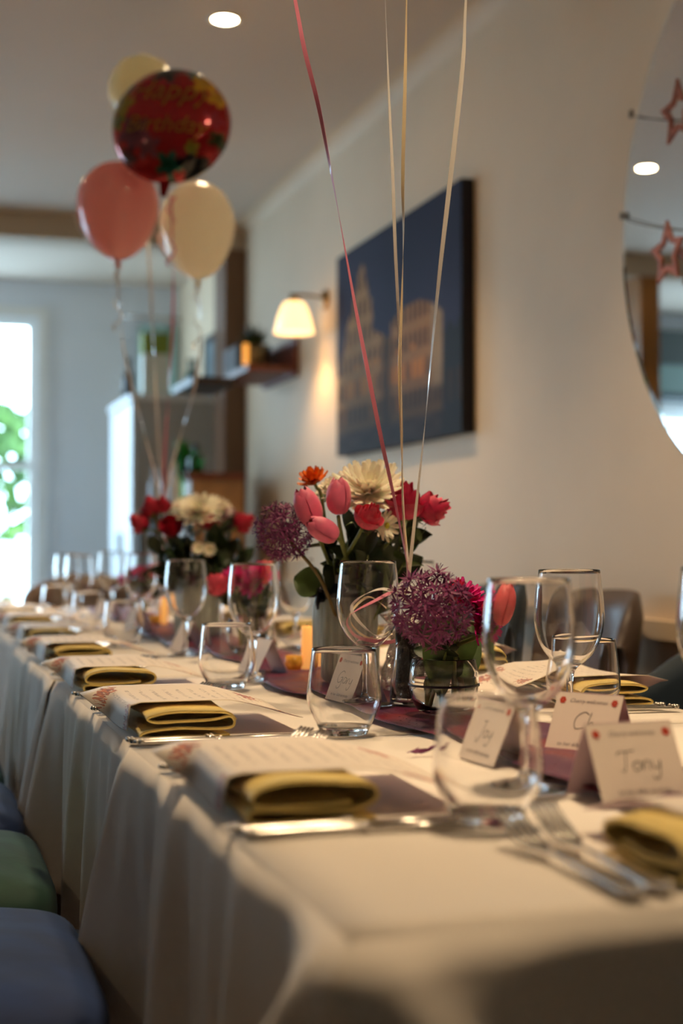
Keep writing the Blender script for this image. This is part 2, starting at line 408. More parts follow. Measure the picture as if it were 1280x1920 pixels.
po = bpy.data.objects.new('wall_lamp_glow', pl); COL.objects.link(po); po.parent = L; po.location = (-.145, 0, -.13); po.rotation_euler = (0, math.radians(14), 0)

# ---------------------------------------------------------------- painting
def painting():
    Wd, Hd = 1.385, .835; nx, nz = 200, 120
    t = empty('wall_painting', (1.8, 5.70, 1.353), 0, 'large canvas of a floodlit stone amphitheatre under a deep blue night sky', 'painting')
    obj('canvas_edge', box(-.045, 0, -Wd, 0, 0, Hd), mat('dark_canvas_side', lin((26,24,34)), .7), t, smooth=False)
    rs = np.random.RandomState(3)
    def colour(u, w):       # u 0 (left, far end) .. 1 ; w 0 bottom .. 1
        c = np.array([36+8*w, 40+6*w, 82-6*w]) + 7*math.sin(u*7+w*4)*math.cos(w*5-u*3)
        def prof(x):
            if x < .04: return .40
            if x < .24: return .46+(x-.04)*2.2+.02*math.sin(x*70)
            if x < .34: return .90-(x-.24)*2.6+.03*(int(x*60) % 2)
            if x < .50: return .56-(x-.34)*.5
            if x < .88: q = (x-.66)/.30; return .60*math.sqrt(max(0, 1-q*q*.55))
            return 0
        tp = prof(u)
        if w < tp and w > .10:
            k = w/tp
            base = np.array([220, 166, 108.])*(.66+.30*k) if u < .40 else np.array([205, 150, 98.])*(.66+.28*k)
            cell = .036 if u > .46 else .045; row = .125
            au = (u % cell)/cell-.5; av = (w % row)/row
            if abs(au) < .26 and .15 < av < .70+.12*math.cos(au*6):
                h_ = math.sin(int(u/cell)*12.9+int(w/row)*7.3)*43.7; h_ -= math.floor(h_)
                base = np.array([232, 142, 56.]) if h_ > .62 and w < .42 else base*np.array([.50,.42,.42])
            if .42 < u < .50: base = base*.55
            if .80 < u < .88 and w > .2: base = np.array([178, 150, 118.])
            c = base*(.78 if w < .22 else 1)
        elif w <= .13+.02*math.sin(u*40):
            c = np.array([66, 46, 46.]) + 22*math.sin(u*27)*math.cos(w*60)
            if u > .86: c = np.array([34, 30, 40.])
        if .88 < u and .12 < w < .44+.02*math.sin(u*90): c = np.array([28, 34, 46.])
        if .88 < u and .13 < w < .26: c = c*.6+np.array([120, 66, 34.])*(.25+.25*math.sin(u*110))
        return np.clip(c*(.74+.10*rs.rand())*(.62+.38*min(1, w/.35)), 0, 255)
    V = []; F = []; C = []
    for j in range(nz+1):
        for i in range(nx+1):
            V.append((-.0462, -Wd*i/nx, Hd*j/nz)); C.append((*lin(colour(i/nx, j/nz)), 1))
    for j in range(nz):
        for i in range(nx): a = j*(nx+1)+i; F.append((a, a+1, a+nx+2, a+nx+1))
    M = bpy.data.materials.new('printed_canvas'); M.use_nodes = True; n = M.node_tree
    at_ = n.nodes.new('ShaderNodeAttribute'); at_.attribute_name = 'print'; n.links.new(at_.outputs['Color'], n.nodes['Principled BSDF'].inputs['Base Color'])
    n.nodes['Principled BSDF'].inputs['Roughness'].default_value = .75; n.nodes['Principled BSDF'].inputs['Specular IOR Level'].default_value = .2
    o = obj('picture', (V, F), M, t)
    ca = o.data.color_attributes.new('print', 'FLOAT_COLOR', 'POINT'); ca.data.foreach_set('color', np.array(C, dtype=np.float32).ravel())
painting()

# ---------------------------------------------------------------- mirror with star garlands
MIRROT = .005; MY, MZ, MR = 2.602, 1.770, .690
t = empty('round_mirror', (1.797, MY, MZ), MIRROT, 'large round frameless mirror with a cut glass rim on the right wall', 'mirror')
RY = Matrix.Rotation(-PI/2, 4, 'Y')
m_mir = mat('mirror_silver', (.80,.82,.82), .01, metal=1)
obj('mirror_disc', xf(lathe([(.0001,0),(MR,0),(MR,.006),(MR-.022,.012),(.0001,.012)], 128), RY), m_mir, t, smooth=False)
m_rust = mat('rust_glitter_wood', lin((160,88,60)), .6, noise=.3, nscale=60)
m_cord = mat('thin_grey_cord', lin((120,108,96)), .8)
def star_ring(r, r2, w, th):
    def pts(R1, R2): return [(math.cos(PI/2+i*PI/5)*(R1 if i % 2 == 0 else R2), math.sin(PI/2+i*PI/5)*(R1 if i % 2 == 0 else R2)) for i in range(10)]
    o, i_ = pts(r, r2), pts(r-w*2.2, r2-w*.85)
    V = [(x, y, z) for z in (0, th) for ring in (o, i_) for x, y in ring]; F = []
    for k in range(10):
        q = (k+1) % 10
        F += [(k, 10+k, 10+q, q), (20+k, 20+q, 30+q, 30+k), (k, q, 20+q, 20+k), (10+k, 30+k, 30+q, 10+q)]
    return V, F
for k, (z0, lab, zs) in enumerate([(1.98, 'upper string of rust wooden stars hung across the mirror', 1.995), (1.77, 'lower string of rust wooden stars hung across the mirror', 1.80)]):
    y0 = 3.22 if k == 0 else 3.27
    g = empty('star_garland', (1.775, y0, z0+(.10 if k == 0 else .06)), 0, lab, 'garland')
    y1 = 2.0-y0
    cs = catmull([(0,0,0),(-.02,-.12,-.045),(-.02,-.35,-.11),(-.02,-.6,-.14),(-.02,-.9,-.11),(0,y1,0)], 8)
    obj('cord', tube(cs, .0015, 6), m_cord, g)
    for q, (yy, zz, rl) in enumerate(([(-.275,-.075,.3), (-.56,-.13,.0), (-.86,-.12,-.2)] if k == 0 else [(-.275,-.15,.3), (-.56,-.20,.0), (-.86,-.18,-.2)])):
        Mx = Matrix.Translation((-.024, yy, zz)) @ Matrix.Rotation(rl, 4, 'X') @ RY
        obj('star', xf(star_ring(.080, .040, .016, .008), Mx), m_rust, g, smooth=False)
    obj('clip', box(-.004, .004, -.005, .005, -.006, .012), m_cord, g, smooth=False)

# ---------------------------------------------------------------- wall shelf and what it carries
m_wood = mat('reddish_shelf_wood', lin((112,52,30)), .5, noise=.2, nscale=12)
m_darkw = mat('dark_tray_wood', lin((40,30,28)), .5, noise=.2, nscale=12)
t = empty('wall_shelf', (1.8, 6.46, 1.80), 0, 'reddish wooden shelf under the wall lamp with upright end board', 'shelf')
obj('board', box(-.25, -.026, 0, .62, 0, .028), m_wood, t, smooth=False)
obj('end_upright', box(-.025, 0, 0, .62, -.02, .16), m_wood, t, smooth=False)
t = empty('magazine_tray', (1.33, 6.62, 1.745), 0, 'black open tray hanging at the front of the wall shelf', 'tray')
obj('tray_base', box(0, .20, 0, .5, 0, .012), m_darkw, t, smooth=False); obj('tray_front', box(0, .20, -.014, 0, 0, .035), m_darkw, t, smooth=False)
obj('tray_side', box(-.012, 0, -.014, .5, 0, .035), m_darkw, t, smooth=False)
mcols = [lin((150,155,175)), lin((60,58,66)), lin((185,185,200)), lin((90,84,92)), lin((160,150,150))]
for k in range(5):
    o = obj('magazine', box(-.09, .09, -.13, .13, 0, .007, .0015), mat('magazine_cover_%d' % k, mcols[k], .35, noise=.4, nscale=18), loc=(1.43, 6.80+.01*k, 1.7575+.0075*k), rot=(0, 0, .12*(k % 3-1)), smooth=False)
    tag(o, ['grey blue magazine at the bottom of the tray stack', 'dark magazine second from the bottom of the tray stack', 'pale magazine in the middle of the tray stack',
            'charcoal magazine second from the top of the tray stack', 'light grey magazine on top of the tray stack'][k], 'magazine', 'magazines in the shelf tray')
o = obj('storage_box', box(-.085, .085, -.10, .20, 0, .13, .004), mat('brown_box_card', lin((50,32,22)), .7, noise=.2, nscale=20), loc=(1.645, 6.82, 1.8305), smooth=False); tag(o, 'dark brown lidded box at the back of the wall shelf', 'box')
t = empty('potted_fern', (1.615, 6.60, 1.8305), 0, 'small green plant in a gold ribbed pot on the shelf', 'plant')
obj('pot', lathe([(.0001,0),(.042,0),(.05,.05),(.052,.105),(.047,.105),(.044,.05),(.036,.01),(.0001,.01)], 24), mat('gold_glass_pot', lin((120,104,70)), .4, metal=.2), t)
V = []; F = []
for i in range(90):
    a = random.random()*2*PI; l = .07+.06*random.random(); e = .4+random.random()*.9
    d = Vector((math.cos(a)*math.cos(e), math.sin(a)*math.cos(e), math.sin(e))); s = d.cross(Vector((0,0,1))).normalized()*.011
    p0 = Vector((0,0,.095)); k = len(V); V += [p0, p0+d*l*.5+s, p0+d*l, p0+d*l*.5-s]; F.append((k, k+1, k+2, k+3))
o = obj('fronds', (V, F), m_leafd, t, smooth=False); o['kind'] = 'stuff'
o = obj('shelf_candle', lathe([(.0001,0),(.013,0),(.014,.01),(.014,.095),(.011,.10),(.0001,.10)], 20), mat('lit_amber_votive', lin((230,140,40)), .4, emit=(1,.42,.07), estr=.9), loc=(1.555, 6.515, 1.8305)); tag(o, 'slim lit amber candle in front of the shelf plant', 'candle')

# ---------------------------------------------------------------- far room furniture
m_cab = mat('pale_grey_laminate', lin((176,178,180)), .5); m_door = mat('cabinet_door_white', lin((225,230,234)), .4)
t = empty('tall_cabinet', (1.26, 8.0, 0), 0, 'tall pale grey cupboard in the far room', 'cabinet')
obj('body', box(.012, .49, 0, .86, .06, 1.80), m_cab, t, smooth=False)
obj('top_board', box(-.02, .50, -.02, .88, 1.8005, 1.835), m_door, t, smooth=False)
obj('plinth', box(.03, .48, .02, .84, 0, .06), m_darkw, t, smooth=False)
for k in range(2):
    d = obj('door', box(-.008, .0115, .01+.425*k, .425+.425*k, .08, 1.79), m_door, t, smooth=False)
    obj('handle', box(-.03, -.0085, .36+.06*k+.0, .372+.06*k, .9, 1.05), m_silver, d, smooth=False)
o = obj('gift_bag', box(-.075, .075, -.05, .05, 0, .36, .003), mat('white_gift_bag', lin((222,228,220)), .6), loc=(1.40, 8.12, 1.8355), smooth=False)
obj('green_band', box(-.0765, .0765, -.0515, .0515, .24, .3605), mat('olive_green_paper', lin((132,150,52)), .6), o, smooth=False)
tag(o, 'white and olive green paper bag on the tall cupboard', 'bag')
def bottle(loc, h, r, m_, label, grp=None):
    o = obj('bottle', lathe([(.0001,0),(r,0),(r,h*.58),(r*.75,h*.68),(r*.36,h*.78),(r*.34,h*.97),(r*.4,h*.975),(r*.4,h),(.0001,h)], 20), m_, loc=loc)
    obj('cap', lathe([(.0001,h),(r*.42,h),(r*.42,h+.02),(.0001,h+.02)], 16), m_black, o)
    tag(o, label, 'bottle', grp); return o
g_dark = mat('dark_bottle_glass', lin((26,34,40)), .1); g_green = mat('green_bottle_glass', lin((20,130,60)), .08, trans=.5); g_teal = mat('teal_bottle_glass', lin((40,120,125)), .15); g_blue = mat('pale_blue_bottle', lin((170,190,215)), .3)
bottle((1.30, 8.45, 1.8355), .24, .035, g_dark, 'dark bottle behind the paper bag on the cupboard')
bottle((1.60, 8.10, 1.8355), .20, .032, g_teal, 'teal bottle at the right of the cupboard top')
bottle((1.655, 8.22, 1.8355), .22, .030, g_dark, 'black bottle beside the teal bottle on the cupboard')
o = obj('glass_ball', ball(.02, (0,0,.02), 10), m_silver, loc=(1.665, 8.04, 1.8355)); tag(o, 'small shiny round paperweight on the cupboard edge', 'ornament')
# mint curtain and framed things beyond the cabinet
def curtain(x0, x1, y, z0, z1, label, mm):
    nW = 60
    fn = lambda u, w: (x0+(x1-x0)*u, y+.022*math.sin(u*(x1-x0)*75), z0+(z1-z0)*w)
    o = obj('curtain', grid(fn, nW, 4), mm); s = o.modifiers.new('thick', 'SOLIDIFY'); s.thickness = .004; tag(o, label, 'curtain')
curtain(1.52, 1.78, 9.42, .1, 2.45, 'pale mint curtain hanging in the corner of the far room', mat('mint_curtain', lin((176,212,206)), .8))
o = obj('curtain_rail', tube([(1.42,9.38,2.49),(1.79,9.38,2.49)], .012, 10), m_silver); tag(o, 'thin metal rail above the mint curtain', 'rail')
t = empty('framed_mirror', (1.8, 8.35, 1.72), 0, 'narrow dark framed picture on the right wall of the far room', 'picture')
obj('frame', join(box(-.03,0,-.18,-.14,0,.52), box(-.03,0,.14,.18,0,.52), box(-.03,0,-.139,.139,0,.04), box(-.03,0,-.139,.139,.48,.52)), m_darkw, t, smooth=False)
obj('picture_panel', box(-.02,0,-.139,.139,.041,.479), mat('slate_print', lin((96,110,116)), .4, noise=.3, nscale=8), t, smooth=False)
o = obj('thermostat_box', box(-.07, 0, -.12, .12, 0, .30, .006), mat('pale_mint_enamel', lin((190,214,210)), .4), loc=(1.8, 8.1, 1.36), smooth=False); tag(o, 'pale mint box fixed to the far room wall under the picture', 'wall unit')
# wooden stand with plant and bottles
t = empty('wooden_stand', (1.50, 7.0, 0), 0, 'tall tan wooden stand beside the brown post', 'stand')
m_tan = mat('tan_wood', lin((168,124,82)), .5, noise=.15, nscale=8)
obj('body', box(-.10, .16, 0, .45, 0, 1.31), m_tan, t, smooth=False); obj('top_board', box(-.13, .17, -.02, .47, 1.3105, 1.345), m_wood, t, smooth=False)
t = empty('drinks_table', (1.18, 6.9, 0), 0, 'slim dark side table holding bottles by the wooden stand', 'table')
obj('table_top', box(-.02, .20, 0, .46, 1.10, 1.13), m_darkw, t, smooth=False)
for (a, b) in ((0,.02),(.17,.02),(0,.42),(.17,.42)): obj('leg', box(a, a+.025, b, b+.025, 0, 1.0995), m_darkw, t, smooth=False)
bottle((1.21, 7.0, 1.1305), .24, .030, g_blue, 'pale blue bottle, leftmost on the drinks table')
bottle((1.30, 6.96, 1.1305), .26, .034, mat('white_label_bottle', lin((200,205,215)), .3), 'white bottle in the middle of the drinks table')
bottle((1.27, 7.2, 1.1305), .22, .032, g_dark, 'dark bottle at the back of the drinks table')
bottle((1.345, 7.12, 1.1305), .30, .034, g_green, 'tall green glass bottle on the drinks table')
bottle((1.44, 7.12, 1.3455), .13, .038, g_green, 'round green glass bottle on the wooden stand')
t = empty('potted_plant', (1.42, 7.32, 1.3455), 0, 'bushy green plant in a dark pot on the wooden stand', 'plant')
obj('pot', lathe([(.0001,0),(.035,0),(.045,.06),(.04,.06),(.03,.01),(.0001,.01)], 20), m_black, t)
V = []; F = []
for i in range(140):
    a = random.random()*2*PI; l = .04+.10*random.random(); e = -.1+random.random()*1.5
    d = Vector((math.cos(a)*math.cos(e), math.sin(a)*math.cos(e), math.sin(e))); s = d.cross(Vector((0,0,1))).normalized()*.014
    p0 = Vector((0,0,.06)); k = len(V); V += [p0+d*l*.4, p0+d*l*.7+s, p0+d*l, p0+d*l*.7-s]; F.append((k, k+1, k+2, k+3))
o = obj('foliage', (V, F), mat('bright_leaf', lin((60,140,50)), .5, noise=.3, nscale=20), t, smooth=False); o['kind'] = 'stuff'
# left part of the far room (seen in the mirror)
o = empty('bar_cabinet', (-3.0, 9.3, 0), 0, 'dark wall cabinet above the bar, reflected in the mirror', 'cabinet')
obj('body', box(0, 1.35, -.1, .16, 2.06, 2.56), mat('dark_green_cabinet', lin((52,58,54)), .5), o, smooth=False)
obj('door_panel', box(.75, 1.25, -.115, -.1005, 2.1, 2.3), mat('pale_teal_panel', lin((110,130,124)), .5), o, smooth=False)

# ---------------------------------------------------------------- tables and cloths
TX0, TX1, TZ = .262, 1.085, .75
TY = [.822, 1.690, 2.545, 3.40, 4.26, 5.12]
m_tabletop = mat('table_wood', lin((90,60,40)), .6)
tl = ['first from the near end', 'second from the near end', 'third from the near end, by the tulip vase', 'fourth from the near end, by the red roses', 'last of the long row']
def cloth(x0, x1, y0, y1, z, drop, near, far, left=True, right=True, seed=0, flare=.30):
    """fitted draped cloth: top panel plus skirt hanging in folds, with cone folds where the corners fall"""
    rs = random.Random(seed); ph = [rs.random()*6.28 for _ in range(8)]
    V = []; F = []
    # top grid
    NX, NY = 16, 18; r = .008
    tg, tf = grid(lambda u, w: (x0+(x1-x0)*u, y0+(y1-y0)*w, z + .0012*math.sin(u*11+ph[0])*math.sin(w*7+ph[1])), NX, NY)
    V += tg; F += [tuple(reversed(q)) if False else q for q in tf]
    def skirt(pts, c0, c1, corners):
        """continuous hanging skirt along a polyline of the table edge; the corner arcs share one loop of cloth"""
        R0 = .005; path = []; s_ = 0
        for i in range(len(pts)-1):
            P, Q = Vector(pts[i]), Vector(pts[i+1]); tan = (Q-P).normalized(); nrm = Vector((tan.y, -tan.x, 0))
            a = R0 if i > 0 else 0; b = R0 if i < len(pts)-2 else 0; Ln = (Q-P).length-a-b; N = max(8, int(Ln/.0085))
            for k in range(N+1): path.append((P+tan*(a+Ln*k/N), nrm))
            if b:
                t2 = (Vector(pts[i+2])-Q).normalized(); n2 = Vector((t2.y, -t2.x, 0)); cen = Q-tan*R0-nrm*R0
                for k in range(1, 9):
                    n3 = (nrm*math.cos(PI/2*k/9)+n2*math.sin(PI/2*k/9)); path.append((cen+n3*R0, n3))
        S_ = [0]
        for a, b in zip(path, path[1:]): S_.append(S_[-1]+(b[0]-a[0]).length)
        tot = S_[-1]; cpos = []
        for cpt in pts[1:-1]:
            kmin = min(range(len(path)), key=lambda q: (path[q][0]-Vector(cpt)).length); cpos.append(S_[kmin])
        K = 16; k0 = len(V)
        for (p, nrm), sv in zip(path, S_):
            dl = [(abs(sv-c), 1.0) for c in cpos] + ([(sv, c0)] if c0 else []) + ([(tot-sv, c1)] if c1 else [])
            w = sum(c*math.exp(-(d/.075)**2) for d, c in dl); pin = sum(c*math.exp(-((d-.17)/.06)**2) for d, c in dl)
            hol = sum((c if c == 1 else 0)*math.exp(-(d/.030)**2) for d, c in dl)
            dr = drop*(1+.16*w)+.010*math.sin(sv*9+ph[2])
            for k in range(K+1):
                h = dr*k/K; amp = 1-math.exp(-h*7)
                out = .006*math.sin(min(1, h/.02)*PI/2) + amp*(.011*math.sin(sv*21+ph[3])+.009*math.sin(sv*37+ph[4])+.005*math.sin(sv*71+ph[5])) + .012*amp
                out += flare*h*w - .035*amp*pin*min(1, h/.2) + 0
                for d, c in dl:
                    if c == 1: out += .30*h*math.exp(-((d-(.015+.42*h))/(.022+.12*h))**2) - .45*max(0, h-.025)*math.exp(-(d/(.010+.26*h))**2)
                V.append((p.x+nrm.x*out, p.y+nrm.y*out, z - r*(1-math.cos(min(1, h/r)*PI/2)) - max(0, h-r)))
        for i in range(len(path)-1):
            for k in range(K): a = k0+i*(K+1)+k; F.append((a, a+1, a+K+2, a+K+1))
    A, B, Cc, D = (x0,y0,0), (x1,y0,0), (x1,y1,0), (x0,y1,0)
    if near >= 1 and far >= 1: skirt([((x0+x1)/2,y1,0), D, A, B, Cc, ((x0+x1)/2,y1,0)], 0, 0, 1)
    elif near >= 1: skirt([D, A, B, Cc], far, far, 1)
    elif far >= 1: skirt([B, Cc, D, A], near, near, 1)
    else: skirt([D, A], far, near, 0); skirt([B, Cc], near, far, 0)
    return V, F
for k in range(5):
    y0, y1 = TY[k]+.004, TY[k+1]-.002
    o = obj('dining_table', join(box(TX0+.02, TX1-.02, y0+.02, y1-.02, TZ-.035, TZ-.006)), m_tabletop, smooth=False)
    tag(o, 'wooden dining table under cloth, ' + tl[k], 'table', 'dining tables of the long row')
    for a in (TX0+.06, TX1-.11):
        for b in (y0+.06, y1-.11): obj('leg', box(a, a+.05, b, b+.05, 0, TZ-.0355), m_tabletop, o, smooth=False)
    dx = [.0, .004, .0, .012, .02][k]
    vf = cloth(TX0+dx, TX1+dx, y0, y1, TZ-.0035, .33 if k else .36, 1 if k == 0 else .5, 1 if k == 4 else .5, seed=k+1)
    c = obj('tablecloth', vf, m_cloth); tag(c, 'cream tablecloth with hanging folds, ' + tl[k], 'tablecloth', 'cream tablecloths')
    s = c.modifiers.new('thick', 'SOLIDIFY'); s.thickness = .0012; s.offset = -1
# separate table across the far end
o = obj('dining_table', box(-.48, .44, 5.72, 6.48, TZ-.035, TZ-.006), m_tabletop, smooth=False); tag(o, 'wooden table under cloth standing beyond the long row', 'table')
for a in (-.44, .35):
    for b in (5.76, 6.39): obj('leg', box(a, a+.05, b, b+.05, 0, TZ-.0355), m_tabletop, o, smooth=False)
c = obj('tablecloth', cloth(-.5, .46, 5.70, 6.50, TZ-.0035, .33, 1, 1, seed=9), m_cloth); tag(c, 'cream tablecloth on the table beyond the long row', 'tablecloth', 'cream tablecloths')
s = c.modifiers.new('thick', 'SOLIDIFY'); s.thickness = .0012; s.offset = -1

# runner
def runfn(u, w):
    y = 1.13+3.9*w; xx = .70+.018*math.sin(y*5.2)+.01*math.sin(y*13)
    return (xx + (u-.5)*(.175+.02*math.sin(y*9)), y, TZ + .0035 + .0022*(1+math.sin(y*31+u*7)) * (0.5+.5*math.sin(u*19+y*6)))
o = obj('table_runner', grid(runfn, 14, 400), m_runner); s = o.modifiers.new('thick', 'SOLIDIFY'); s.thickness = .0008; s.offset = 1
tag(o, 'burgundy and purple sequinned organza runner down the table centre', 'table runner')
TZR = TZ+.0095

# ---------------------------------------------------------------- cutlery, napkin, menu
def fork_vf():
    L = .2; sec = [(0,.010,.003),(.01,.0105,.0032),(.06,.007,.003),(.11,.0035,.0028),(.13,.0032,.0028),(.142,.008,.0022),(.152,.0115,.0018)]
    def zc(x): 
        t = max(0, (x-.12)/.08); return .0035+ (0 if x < .12 else -.0 + .025*t**2) + .004*math.exp(-((x-.10)/.05)**2)
    V = []; F = []
    for (x, w, h) in sec:
        z = zc(x); V += [(x, -w, z), (x, 0, z+h*.6), (x, w, z), (x, 0, z-h*.5)]
    for k in range(len(sec)-1):
        for j in range(4): F.append((k*4+j, k*4+(j+1)%4, k*4+4+(j+1)%4, k*4+4+j))
    F += [(0,3,2,1), tuple(range(len(sec)*4-4, len(sec)*4))]
    for t in range(4):
        yc = (-1.5+t)*.0064
        pts = [(.150+.05*i/5) for i in range(6)]; k = len(V)
        for i, x in enumerate(pts):
            w = .0027*(1-.35*i/5); z = zc(x); V += [(x, yc-w, z-.0007), (x, yc-w, z+.0008), (x, yc+w, z+.0008), (x, yc+w, z-.0007)]
        for i in range(5):
            for j in range(4): F.append((k+i*4+j, k+i*4+4+j, k+i*4+4+(j+1)%4, k+i*4+(j+1)%4))
        F.append((k, k+1, k+2, k+3)); F.append((k+23, k+22, k+21, k+20))
    return V, F
def bead_vf(x, s=1):
    return join(*[ball(.0032*s, (x+dx*s, dy*s, .0055), 5) for dx, dy in ((0,-.007),(0,0),(0,.007),(-.006,-.0035),(-.006,.0035))])
me_fork = mesh('fork', *fork_vf(), m_silver); me_fb = mesh('bead_end', *bead_vf(.004), m_silver)
def knife_vf():
    sec = [(0,.008,.006),(.004,.0085,.007),(.05,.0055,.006),(.092,.0050,.006),(.097,.0075,.007),(.102,.0050,.005)]
    V = []; F = []
    for (x, w, h) in sec:
        for a in range(8): V.append((x, w*math.cos(a*PI/4), .0042+h*.55*math.sin(a*PI/4)))
    for k in range(len(sec)-1):
        for j in range(8): F.append((k*8+j, k*8+(j+1)%8, k*8+8+(j+1)%8, k*8+8+j))
    F += [tuple(reversed(range(8))), tuple(range(40, 48))]
    k = len(V); bl = [(.101,-.006,.006),(.16,-.0085,.009),(.195,-.006,.009),(.215,.002,.004)]
    for (x, ya, yb) in bl:
        for z in (.0036, .0048): V += [(x, ya, z), (x, yb, z)]
    for i in range(3):
        a = k+i*4; b = a+4; F += [(a, b, b+1, a+1), (a+2, a+3, b+3, b+2), (a, a+2, b+2, b), (a+1, b+1, b+3, a+3)]
    F += [(k, k+1, k+3, k+2), (k+12, k+14, k+15, k+13)]
    return V, F
me_knife = mesh('knife', *knife_vf(), m_silver); me_kb = mesh('bead_end', *bead_vf(.003, .9), m_silver); me_kb2 = mesh('bead_collar', *bead_vf(.099, .95), m_silver)
def nap_mesh(var):
    # rolled and folded cloth: cross section in (b = across, z), extruded along the lateral axis a
    if var == 0: P = [(.122,.0035),(.06,.003),(.012,.0035),(.003,.009),(.012,.0145),(.06,.011),(.105,.012),(.123,.019),(.118,.030),(.085,.034),(.04,.0355),(.014,.031),(.006,.022),(.016,.017),(.06,.0155),(.098,.018)]
    else: P = [(.118,.003),(.05,.003),(.006,.004),(.010,.011),(.05,.014),(.112,.012),(.124,.018),(.118,.027),(.095,.024),(.05,.0225),(.02,.023),(.012,.029),(.04,.0345),(.09,.034),(.116,.031),(.126,.022)]
    C = catmull(P, 5); th = .0016; n = len(C); loop = []
    left = []; right = []
    for i, p in enumerate(C):
        t = (C[min(n-1, i+1)]-C[max(0, i-1)]); t.normalize(); nr = Vector((-t.y, t.x, 0)); left.append(p+nr*th); right.append(p-nr*th)
    loop = left+right[::-1]; m_ = len(loop); V = []; F = []; NA = 10
    for j in range(NA+1):
        a = -.13+.28*j/NA; sc = 1+.03*math.sin(j*1.3+var); zz = 1+.05*math.sin(j*.9+var*2)-.1*(j == 0)
        for p in loop: V.append((a+.002*math.sin(p.x*90), (p.x-.06)*sc*.93+.067, max(.0012, p.y*zz)))
    for j in range(NA):
        for i in range(m_): F.append((j*m_+i, j*m_+(i+1)%m_, (j+1)*m_+(i+1)%m_, (j+1)*m_+i))
    for j, rev in ((0, 0), (NA, 1)):
        for i in range(n-1):
            q = (j*m_+i, j*m_+m_-1-i, j*m_+m_-2-i, j*m_+i+1); F.append(q if rev else tuple(reversed(q)))
    return mesh('napkin', V, F, m_napkin)
me_nap = [nap_mesh(0), nap_mesh(1)]
def menu_mesh(var):
    def fn(u, w):
        a = -.102+.212*u; s_ = -.036+.256*w
        k = min(1, max(0, (a+.10)/.07)); k = k*k*(3-2*k)          # the left edge folds down beside the napkin near its front
        b = max(s_, 0)+.006 + (min(s_, 0)*(1-k) - (.004*k*math.sin(min(1, -s_/.036)*PI/2) if s_ < 0 else 0))
        z = .0395 if b < .125 else .0395-.026*min(1, (b-.125)/.1)**1.3
        if s_ < 0: z += s_*(.95*k+.25*(1-k))
        z += .0015*math.sin(u*5+var)+ .002*(u-.5)**2*4
        return (a, b, z)
    vf, idx = sheet(fn, 14, 16, .0007)
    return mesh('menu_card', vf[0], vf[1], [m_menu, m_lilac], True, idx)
me_menu = [menu_mesh(0), menu_mesh(1.7)]
# the paper is printed reading away from the diner
def setting(x, y, rz, where, k, forks=True, knives=True, menu=True, fa=0):
    M = Matrix.Translation((x, y, TZ-.0015)) @ Matrix.Rotation(rz, 4, 'Z')
    def put(name, me, a, b, z, ang, lab, cat, grp, kids=()):
        o = link(name, me); o.matrix_world = M @ Matrix.Translation((a, b, z)) @ Matrix.Rotation(PI/2+ang, 4, 'Z'); tag(o, lab % where, cat, grp)
        for nm, mm in kids: link(nm, mm, o)
        return o
    if forks:
        put('fork', me_fork, -.174, .0, 0, .03+fa, 'silver table fork, the outer one %s', 'fork', 'silver forks', (('bead_end', me_fb),))
        put('fork', me_fork, -.149, .008, 0, -.02+fa, 'silver starter fork, the inner one %s', 'fork', 'silver forks', (('bead_end', me_fb),))
    if knives:
        put('knife', me_knife, .165, -.003, 0, .0, 'silver beaded table knife, outer one %s', 'knife', 'silver knives', (('bead_end', me_kb), ('bead_collar', me_kb2)))
        put('knife', me_knife, .1845, .004, 0, .0, 'silver beaded starter knife, further from napkin, %s', 'knife', 'silver knives', (('bead_end', me_kb), ('bead_collar', me_kb2)))
    for nm, me, zz, lab, cat, grp in (('napkin', me_nap[k % 2], .0012, 'folded yellow cloth napkin %s', 'napkin', 'yellow napkins'), ('menu_card', me_menu[k % 2], .0012, 'printed menu sheet with rust flowers lying %s', 'menu', 'printed menus')):
        if nm == 'menu_card' and not menu: continue
        o = link(nm, me); o.matrix_world = M @ Matrix.Translation((0, 0, zz)) @ Matrix.Rotation((random.random()-.5)*.04, 4, 'Z'); tag(o, lab % where, cat, grp)
LW = ['at the nearest left place', 'at the left place by the Gary card', 'at the third left place', 'at the fourth left place', 'at the fifth left place', 'at the sixth left place', 'at the last left place']
for k in range(7): setting(TX0+.006+[0,.0,.0,.005,.01,.015,.02][k], 1.310+.554*k, -PI/2, LW[k], k, fa=.42)
RW = ['at the nearest right place seen', 'at the second visible right place', 'across from the tulip vase', 'at the fourth visible right place', 'at the fifth visible right place', 'at the last right place']
for k in range(6): setting(TX1-.018, 1.99+.553*k, PI/2, RW[k], k+1)
setting(.646, TY[0]+.032, 0, 'at the near end place by the Tony card', 0)
setting(-.2, 5.73, 0, 'at the left of the far separate table', 1); setting(.22, 5.73, 0, 'at the right of the far separate table', 0, menu=False)

